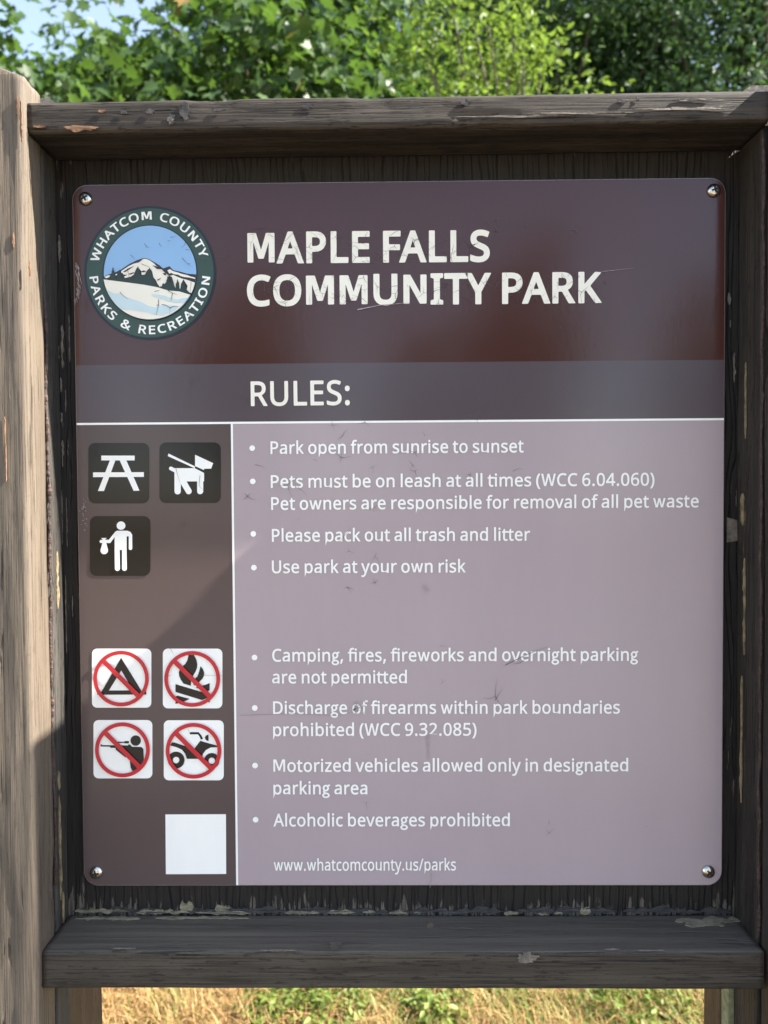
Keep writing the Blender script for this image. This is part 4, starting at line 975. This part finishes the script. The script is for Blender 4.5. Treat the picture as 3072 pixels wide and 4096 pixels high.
for i, s in enumerate(((2106, 3830, 78, 44), (1120, 3800, 130, 8), (2450, 3795, 60, 6), (2600, 3800, 100, 6), (500, 3792, 90, 5))):
    patch_on(s[0], s[1], -0.0504, s[2], s[3], i + 70, thick=0.0007)
for i, s in enumerate(((682, 480, 22, 26), (2030, 466, 420, 10), (2340, 452, 300, 9), (2740, 436, 300, 12), (2760, 400, 120, 8))):
    patch_on(s[0], s[1], -0.0501, s[2], s[3], i + 90, thick=0.0006, n=40)
mb.build('bare_patch', M['flake'], frame)
# ragged paint edge lying over the foot of the board
mb = Pieces()
for i in range(6):
    px0 = 290 + i * 440; a0 = pt(px0, 3640, 0.0062); a1 = pt(px0 + rw.uniform(330, 450), 3640, 0.0062)
    ragged(mb, strip_pts(a1.x - a0.x, 0.0034, 0.0030, i + 120, f=90, n=120), 0.0009, Vector((a0.x, 0.0064, 0.9885)), X_, Z_, FR, i)
mb.build('curled_paint', M['curl'], frame)
# ------------------------------------------------------------------ ground and planting
def ground_mat():
    t = NT('dry_grass_ground')
    a = t.noise(t.coords((1.3, 1.3, 1.3)), 1, 6, 0.6); b = t.noise(t.coords((60, 60, 60)), 1, 5, 0.7)
    c = t.mix(t.mapr(b, 0.3, 0.7), (0.13, 0.085, 0.04, 1), (0.36, 0.26, 0.12, 1))
    c = t.mix(t.mapr(a, 0.52, 0.66, 0, 0.6), c, (0.11, 0.13, 0.035, 1))
    t.bump(b, 0.9, 0.03); t.set(**{'Base Color': c, 'Roughness': 0.95, 'Specular IOR Level': 0.1})
    return t.m
N = 60; GS = 150.0
vs = []; fs = []
for i in range(N + 1):
    for j in range(N + 1):
        u = (i / N * 2 - 1); v = (j / N * 2 - 1); x = GS * u * abs(u); y = GS * v * abs(v)
        vs.append((x, y, 0.03 * noise.noise(Vector((x * 0.4, y * 0.4, 0))) - 0.02))
for i in range(N):
    for j in range(N):
        a = i * (N + 1) + j; fs.append((a, a + N + 1, a + N + 2, a + 1))
tag(mesh_obj('ground', vs, fs, ground_mat(), None, True), kind='structure')

t = NT('pale_bounce_ground')  # unseen pale ground, added to bounce warm light onto the sign
ga = t.noise(t.coords((90, 90, 90)), 1, 5, 0.7); gb = t.noise(t.coords((1.1, 1.1, 1.1)), 1, 4, 0.6)
gc = t.mix(t.mapr(ga, 0.3, 0.7), (0.25, 0.205, 0.15, 1), (0.52, 0.45, 0.35, 1)); gc = t.mix(t.mapr(gb, 0.45, 0.7, 0, 0.4), gc, (0.36, 0.30, 0.22, 1))
t.bump(ga, 0.9, 0.02); t.set(**{'Base Color': gc, 'Roughness': 0.95, 'Specular IOR Level': 0.15})
vs = []; fs = []
for i in range(161):
    x = -40 + i * 0.5
    for j in range(21):
        y = -9.0 + 6.9 * j / 20 + (0.25 * noise.noise(Vector((x * 0.5, j, 3))) if j in (0, 20) else 0)
        vs.append((x, y, 0.03 * noise.noise(Vector((x * 0.4, y * 0.4, 0))) + 0.012))
for i in range(160):
    for j in range(20): a = i * 21 + j; fs.append((a, a + 21, a + 22, a + 1))
tag(mesh_obj('added_bounce_ground', vs, fs, t.m, None, True), kind='structure')

t = NT('dark_ground')  # unseen dark ground by the sign, added to keep the rail's underside dark
ga = t.noise(t.coords((70, 70, 70)), 1, 5, 0.7)
gc = t.mix(t.mapr(ga, 0.3, 0.7), (0.030, 0.023, 0.017, 1), (0.085, 0.066, 0.048, 1)); t.bump(ga, 0.9, 0.02)
t.set(**{'Base Color': gc, 'Roughness': 0.95, 'Specular IOR Level': 0.15})
vs = []; fs = []
for i in range(61):
    for j in range(31):
        a = 2 * math.pi * i / 60; q = j / 30 * (1 + 0.08 * noise.noise(Vector((math.cos(a) * 2, math.sin(a) * 2, 1))))
        x = 2.6 * q * math.cos(a); y = -1.35 + 1.45 * q * math.sin(a)
        vs.append((x, y, 0.03 * noise.noise(Vector((x * 0.4, y * 0.4, 0))) + 0.018))
for i in range(60):
    for j in range(30): a = i * 31 + j; fs.append((a, a + 31, a + 32, a + 1))
tag(mesh_obj('added_dark_ground', vs, fs, t.m, None, True), kind='structure')

def np_mesh(name, co, loops, starts, totals, mat, parent=None):
    me = bpy.data.meshes.new(name)
    me.vertices.add(len(co)); me.vertices.foreach_set('co', co.astype(np.float32).ravel())
    me.loops.add(len(loops)); me.loops.foreach_set('vertex_index', loops.astype(np.int32))
    me.polygons.add(len(starts)); me.polygons.foreach_set('loop_start', starts.astype(np.int32)); me.polygons.foreach_set('loop_total', totals.astype(np.int32))
    me.materials.append(mat); me.update(calc_edges=True); me.validate()
    o = bpy.data.objects.new(name, me); col.objects.link(o)
    if parent:
        o.parent = parent
    return o
def instance_shape(P, A, B, C, shape, faces):
    """copies of a small shape: points P, axes A (width), B (length), C (normal), each already scaled"""
    s = np.array(shape); n = len(P); k = len(s)
    co = P[:, None, :] + s[None, :, 0:1] * A[:, None, :] + s[None, :, 1:2] * B[:, None, :] + s[None, :, 2:3] * C[:, None, :]
    fl = np.concatenate([np.array(f) for f in faces]); tot = np.array([len(f) for f in faces])
    loops = (np.arange(n)[:, None] * k + fl[None, :]).ravel(); totals = np.tile(tot, n)
    starts = np.concatenate([[0], np.cumsum(totals)[:-1]])
    return co.reshape(-1, 3), loops, starts, totals
def unit(v): return v / np.maximum(np.linalg.norm(v, axis=-1, keepdims=True), 1e-9)

rs = np.random.RandomState(3)
def blades(name, pos, hmin, hmax, wid, mat, bend=0.7):
    n = len(pos); h = rs.uniform(hmin, hmax, n) ** 1.0; az = rs.uniform(0, 6.283, n); lean = rs.uniform(0.1, bend, n)
    d = np.c_[np.cos(az), np.sin(az), np.zeros(n)]; side = np.c_[-d[:, 1], d[:, 0], np.zeros(n)]
    w = (rs.uniform(0.5, 1.2, n) * wid)[:, None]; up = np.array([0, 0, 1.0])
    rows = []
    for t, wf in ((0, 1.0), (0.4, 0.9), (0.75, 0.6)):
        c = pos + up * (h * t * (1 - 0.25 * lean * t))[:, None] + d * (h * lean * t * t)[:, None]
        rows += [c - side * w * wf, c + side * w * wf]
    rows.append(pos + up * (h * (1 - 0.35 * lean))[:, None] + d * (h * lean)[:, None])
    co = np.stack(rows, 1).reshape(-1, 3)
    faces = [(0, 1, 3, 2), (2, 3, 5, 4), (4, 5, 6)]
    fl = np.concatenate([np.array(f) for f in faces]); tot = np.array([4, 4, 3])
    loops = (np.arange(n)[:, None] * 7 + fl[None, :]).ravel(); totals = np.tile(tot, n); starts = np.concatenate([[0], np.cumsum(totals)[:-1]])
    return np_mesh(name, co, loops, starts, totals, mat)
def at_ground(px, py, z=0.0):
    v = ROT @ Vector(((px - 1536.0) / F_PX, (py - 2048.0) / F_PX, 1.0)); t = (z - CPOS.z) / v.z
    return CPOS + v * t
n = 88000
near = np.c_[rs.uniform(-1.7, 1.9, n), rs.uniform(1.0, 2.5, n), np.full(n, -0.02)]
n2 = 50000
far = np.c_[rs.uniform(-7, 7, n2), rs.uniform(-4.5, 7.5, n2), np.full(n2, -0.03)]
far = far[(far[:, 1] > -2.0) & (((far[:, 0] / 2.5) ** 2 + ((far[:, 1] + 1.35) / 1.4) ** 2) > 1)]
far = far[~((np.abs(far[:, 0]) < 0.6) & (far[:, 1] > -1.3) & (far[:, 1] < 0.25))]
allp = np.concatenate([near, far])
allp = allp[[noise.noise(Vector((q[0] * 5.5, q[1] * 5.5, 1))) + 0.6 * noise.noise(Vector((q[0] * 17, q[1] * 17, 4))) > -0.28 + 0.5 * f_ for q, f_ in zip(allp, rs.uniform(-0.5, 0.5, len(allp)))]]
g = blades('dry_grass', allp, 0.05, 0.14, 0.0014, leaf_mat('straw_blades', (0.30, 0.165, 0.06), (0.58, 0.40, 0.18), (0.40, 0.27, 0.11), 0.25, 0.6), 1.5)
tag(g, kind='stuff', label='pale straw coloured dry grass behind the sign', cat='grass')
gp = []
for (px, py, sx, sy, n) in ((2420, 4050, 0.30, 0.10, 1500), (1700, 4060, 0.22, 0.10, 700), (2000, 4010, 0.25, 0.1, 700), (700, 4060, 0.12, 0.08, 200), (2680, 4000, 0.12, 0.1, 500)):
    c = at_ground(px, py); gp.append(np.c_[rs.normal(c.x, sx * 0.5, n), rs.normal(c.y, sy, n), np.full(n, -0.02)])
g = blades('green_grass', np.concatenate(gp), 0.05, 0.13, 0.0022, leaf_mat('green_blades', (0.10, 0.14, 0.03), (0.24, 0.27, 0.07), (0.26, 0.30, 0.06), 0.3, 0.5), 1.2)
tag(g, kind='stuff', label='thin green grass mixed into the straw', cat='grass')

LEAF = [(0, 0, 0), (0.24, 0.35, 0.06), (0.17, 0.72, 0.05), (0, 1, -0.06), (-0.24, 0.35, 0.06), (-0.17, 0.72, 0.05)]
LEAF_F = [(0, 1, 2, 3), (0, 3, 5, 4)]
MAPLE = [(0, 0, 0), (0.24, -0.10, 0.05), (0.31, 0.12, 0.07), (0.66, 0.20, 0.10), (0.43, 0.36, 0.08), (0.55, 0.68, 0.05), (0.20, 0.60, 0.04), (0, 1.0, -0.12),
         (-0.24, -0.10, 0.05), (-0.31, 0.12, 0.07), (-0.66, 0.20, 0.10), (-0.43, 0.36, 0.08), (-0.55, 0.68, 0.05), (-0.20, 0.60, 0.04)]
MAPLE_F = [(0, 1, 2, 3, 4, 5, 6, 7), (7, 13, 12, 11, 10, 9, 8, 0)]
def leaf_cloud(name, centers, outward, sig, per, size, shape, faces, mat, parent, seed, upness=0.5, droop=0.4, squash=0.7):
    r = np.random.RandomState(seed); k = len(centers)
    idx = np.repeat(np.arange(k), per); n = len(idx)
    P = centers[idx] + r.normal(0, 1, (n, 3)) * sig[idx][:, None] * np.array([1, 1, squash])
    C = unit(outward[idx] * 0.55 + np.array([0, 0, upness]) + r.normal(0, 0.75, (n, 3)))
    B = r.normal(0, 1, (n, 3)) + outward[idx] * 0.6 + np.array([0, 0, -droop]); B = unit(B - C * (B * C).sum(1, keepdims=True)); A = np.cross(B, C)
    s = (size * r.uniform(0.6, 1.25, n))[:, None]
    co, lo, st, to = instance_shape(P - B * s * 0.5, A * s, B * s, C * s, shape, faces)
    return np_mesh(name, co, lo, st, to, mat, parent)
def tube(mb, pts, r0, r1, n=7):
    prev = None; L = len(pts)
    for i, p in enumerate(pts):
        d = (pts[min(L - 1, i + 1)] - pts[max(0, i - 1)]).normalized(); u = d.orthogonal().normalized(); v = d.cross(u); r = r0 + (r1 - r0) * i / (L - 1)
        cur = [p + (u * math.cos(6.283 * k / n) + v * math.sin(6.283 * k / n)) * r for k in range(n)]
        if prev: mb.add(prev + cur, [(k, (k + 1) % n, n + (k + 1) % n, n + k) for k in range(n)])
        prev = cur
BARK = plain_mat('bark', (0.09, 0.072, 0.055), 0.9, nscale=30, var=0.5, bump=0.9, bdist=0.02)
def tree(name, label, cat, loc, height, crown_r, crown_lo, clumps, per, leaf, shape, faces, mat, seed, sig=0.38, trunk_r=0.16, upright=0.0, cone=0.0, group=None, droop=0.4, lumps=0.35):
    root = empty(name, loc); tag(root, label, cat, group)
    r = np.random.RandomState(seed); cz = (height + crown_lo) / 2; hz = (height - crown_lo) / 2
    cs = []
    while len(cs) < clumps:
        p = r.uniform(-1, 1, 3); l = np.linalg.norm(p)
        if l > 1 or l < 0.30: continue
        a = p / l
        lim = 1 + lumps * noise.noise(Vector(a * 1.9) + Vector((seed, 0, 0))) * 1.6
        w = 1.0
        if cone: w = max(0.06, 1 - cone * (p[2] * 0.5 + 0.5))
        q = p * lim
        cs.append((q[0] * crown_r * w, q[1] * crown_r * w, cz + q[2] * hz))
    cs = np.array(cs); out = unit(cs - np.array([0, 0, cz - hz * 0.4]))
    sg = r.uniform(0.65, 1.3, clumps) * sig
    leaf_cloud('crown', cs, out, sg, per, leaf, shape, faces, mat, root, seed + 1, 0.5, droop)
    mb = MB(); rn = random.Random(seed)
    top = height * (0.93 if cone else 0.72); tp = [Vector((0.12 * math.sin(i * 1.3 + seed) * i / 6, 0.10 * math.cos(i * 1.7) * i / 6, -0.1 + top * i / 8)) for i in range(9)]
    tube(mb, tp, trunk_r, trunk_r * 0.18, 9)
    for i in range(0, clumps, max(1, clumps // 70)):
        c = Vector(cs[i]); k = max(1, min(7, int((c.z * 0.62) / top * 8))); a = tp[k]
        m = a.lerp(c, 0.5) + Vector((rn.uniform(-.2, .2), rn.uniform(-.2, .2), rn.uniform(0, .3)))
        tube(mb, [a, a.lerp(m, 0.5) + Vector((0, 0, 0.05)), m, m.lerp(c, 0.6), c], trunk_r * 0.26, 0.008, 5)
    o = mb.build('trunk', BARK, root, True); o.matrix_parent_inverse = Matrix.Identity(4)
    return root
LM = leaf_mat('maple_leaves', (0.022, 0.052, 0.016), (0.075, 0.130, 0.040), (0.11, 0.21, 0.03), 0.33, 0.45, (0.26, 0.17, 0.06))
LB = leaf_mat('young_leaves', (0.045, 0.092, 0.020), (0.155, 0.215, 0.045), (0.22, 0.34, 0.045), 0.40, 0.5)
LD = leaf_mat('dark_leaves', (0.022, 0.056, 0.027), (0.075, 0.126, 0.050), (0.10, 0.20, 0.045), 0.28, 0.6)
tree('maple_tree', 'broad green maple above the left post, sky showing at its top edge', 'tree', (-4.9, 9.4, 0), 7.25, 2.8, 1.0, 170, 260, 0.145, MAPLE, MAPLE_F, LM, 21, sig=0.40, droop=0.9, group='maples behind the sign')
tree('maple_tree', 'big leaved green maple left of the middle, behind the top rail', 'tree', (-1.45, 9.0, 0), 8.5, 2.5, 1.0, 170, 260, 0.14, MAPLE, MAPLE_F, LM, 33, sig=0.40, droop=0.9, group='maples behind the sign')
tree('young_tree', 'bright yellow green young tree right of the middle, lit by the sun', 'tree', (1.0, 6.4, 0), 6.6, 1.15, 0.8, 120, 150, 0.075, LEAF, LEAF_F, LB, 45, sig=0.20, trunk_r=0.07, droop=-0.3)
tree('shade_tree', 'tall dark green tree directly behind the bright young tree', 'tree', (2.6, 12.6, 0), 13.0, 3.0, 2.0, 230, 420, 0.115, LEAF, LEAF_F, LD, 57, sig=0.42, trunk_r=0.22, group='dark trees in the background')
tree('shade_tree', 'tall dark green tree above the right end of the rail', 'tree', (6.6, 12.0, 0), 12.5, 3.2, 1.5, 230, 420, 0.115, LEAF, LEAF_F, LD, 68, sig=0.42, trunk_r=0.22, group='dark trees in the background')
def copy_tree(root, loc, rot, sc, label, group):
    r = root.copy(); col.objects.link(r); r.location = loc; r.rotation_euler = (0, 0, rot); r.scale = (sc, sc, sc)
    r['label'] = label; r['group'] = group
    for ch in list(root.children):
        c = ch.copy(); col.objects.link(c); c.parent = r
src = [o for o in col.objects if o.name.startswith('shade_tree')][0]
copy_tree(src, (4.6, 17.5, 0), 2.0, 1.15, 'tallest dark tree, farthest back behind the right half of the rail', 'dark trees in the background')
copy_tree(src, (0.2, 16.5, 0), 4.0, 0.95, 'dark tree far back between the middle maple and the young tree', 'dark trees in the background')
copy_tree(src, (-6.8, 17.5, 0), 1.0, 0.86, 'dark tree far back behind the left maple', 'dark trees in the background')
copy_tree(src, (-3.0, 18.0, 0), 5.0, 0.90, 'dark tree far back between the two maples', 'dark trees in the background')
for i, (x, y, s) in enumerate(((-13.5, 19, 0.9), (-19, 25, 1.0), (13.5, 19, 0.95), (19.5, 24, 1.05))):
    copy_tree(src, (x, y, 0), i * 1.7, s, 'dark tree standing wide of the sign at the edge of the field', 'dark trees at the field edge')
for i in range(9):                            # the wood facing the sign, mirrored in the gloss of the panel
    copy_tree(src, (-20 + i * 5.0 + 1.2 * math.sin(i * 2.1), -23 - 2.0 * math.cos(i * 1.7), -0.1), i * 1.1, 0.62 + 0.06 * math.sin(i * 2.7), 'dark tree in the row facing the front of the sign', 'trees facing the sign')
def weed(label, px, py, rad, n, seed):
    c = at_ground(px, py); root = empty('weed_clump', (c.x, c.y, -0.02)); tag(root, label, 'weed', 'green weeds in the dry grass')
    r = np.random.RandomState(seed); k = n // 12 * 1
    a = r.uniform(0, 6.28, k); q = rad * np.sqrt(r.uniform(0, 1, k)); cs = np.c_[q * np.cos(a), q * np.sin(a), 0.02 + r.uniform(0.02, 0.10, k) * (1 - 0.5 * q / rad)]
    leaf_cloud('leaves', cs, unit(np.c_[cs[:, 0], cs[:, 1], np.full(k, 0.1)]), np.full(k, 0.022), 20, 0.024, LEAF, LEAF_F, WEED, root, seed, 0.8, 0.0)
    mb = MB()
    for p in cs[::2]: tube(mb, [Vector((p[0] * 0.3, p[1] * 0.3, 0)), Vector((p[0] * 0.8, p[1] * 0.8, p[2] * 0.6)), Vector(p)], 0.002, 0.001, 4)
    o = mb.build('stems', WEED, root); o.matrix_parent_inverse = Matrix.Identity(4)
WEED = leaf_mat('weed_leaves', (0.10, 0.15, 0.028), (0.21, 0.26, 0.06), (0.26, 0.36, 0.05), 0.35, 0.45)
weed('largest green weed clump, under the bottom rail left of the middle', 1240, 4050, 0.16, 900, 5)
weed('small green weed clump, under the middle of the bottom rail', 1720, 4050, 0.10, 400, 6)
weed('thin green weed clump near the right rear leg', 2560, 4075, 0.12, 380, 7)
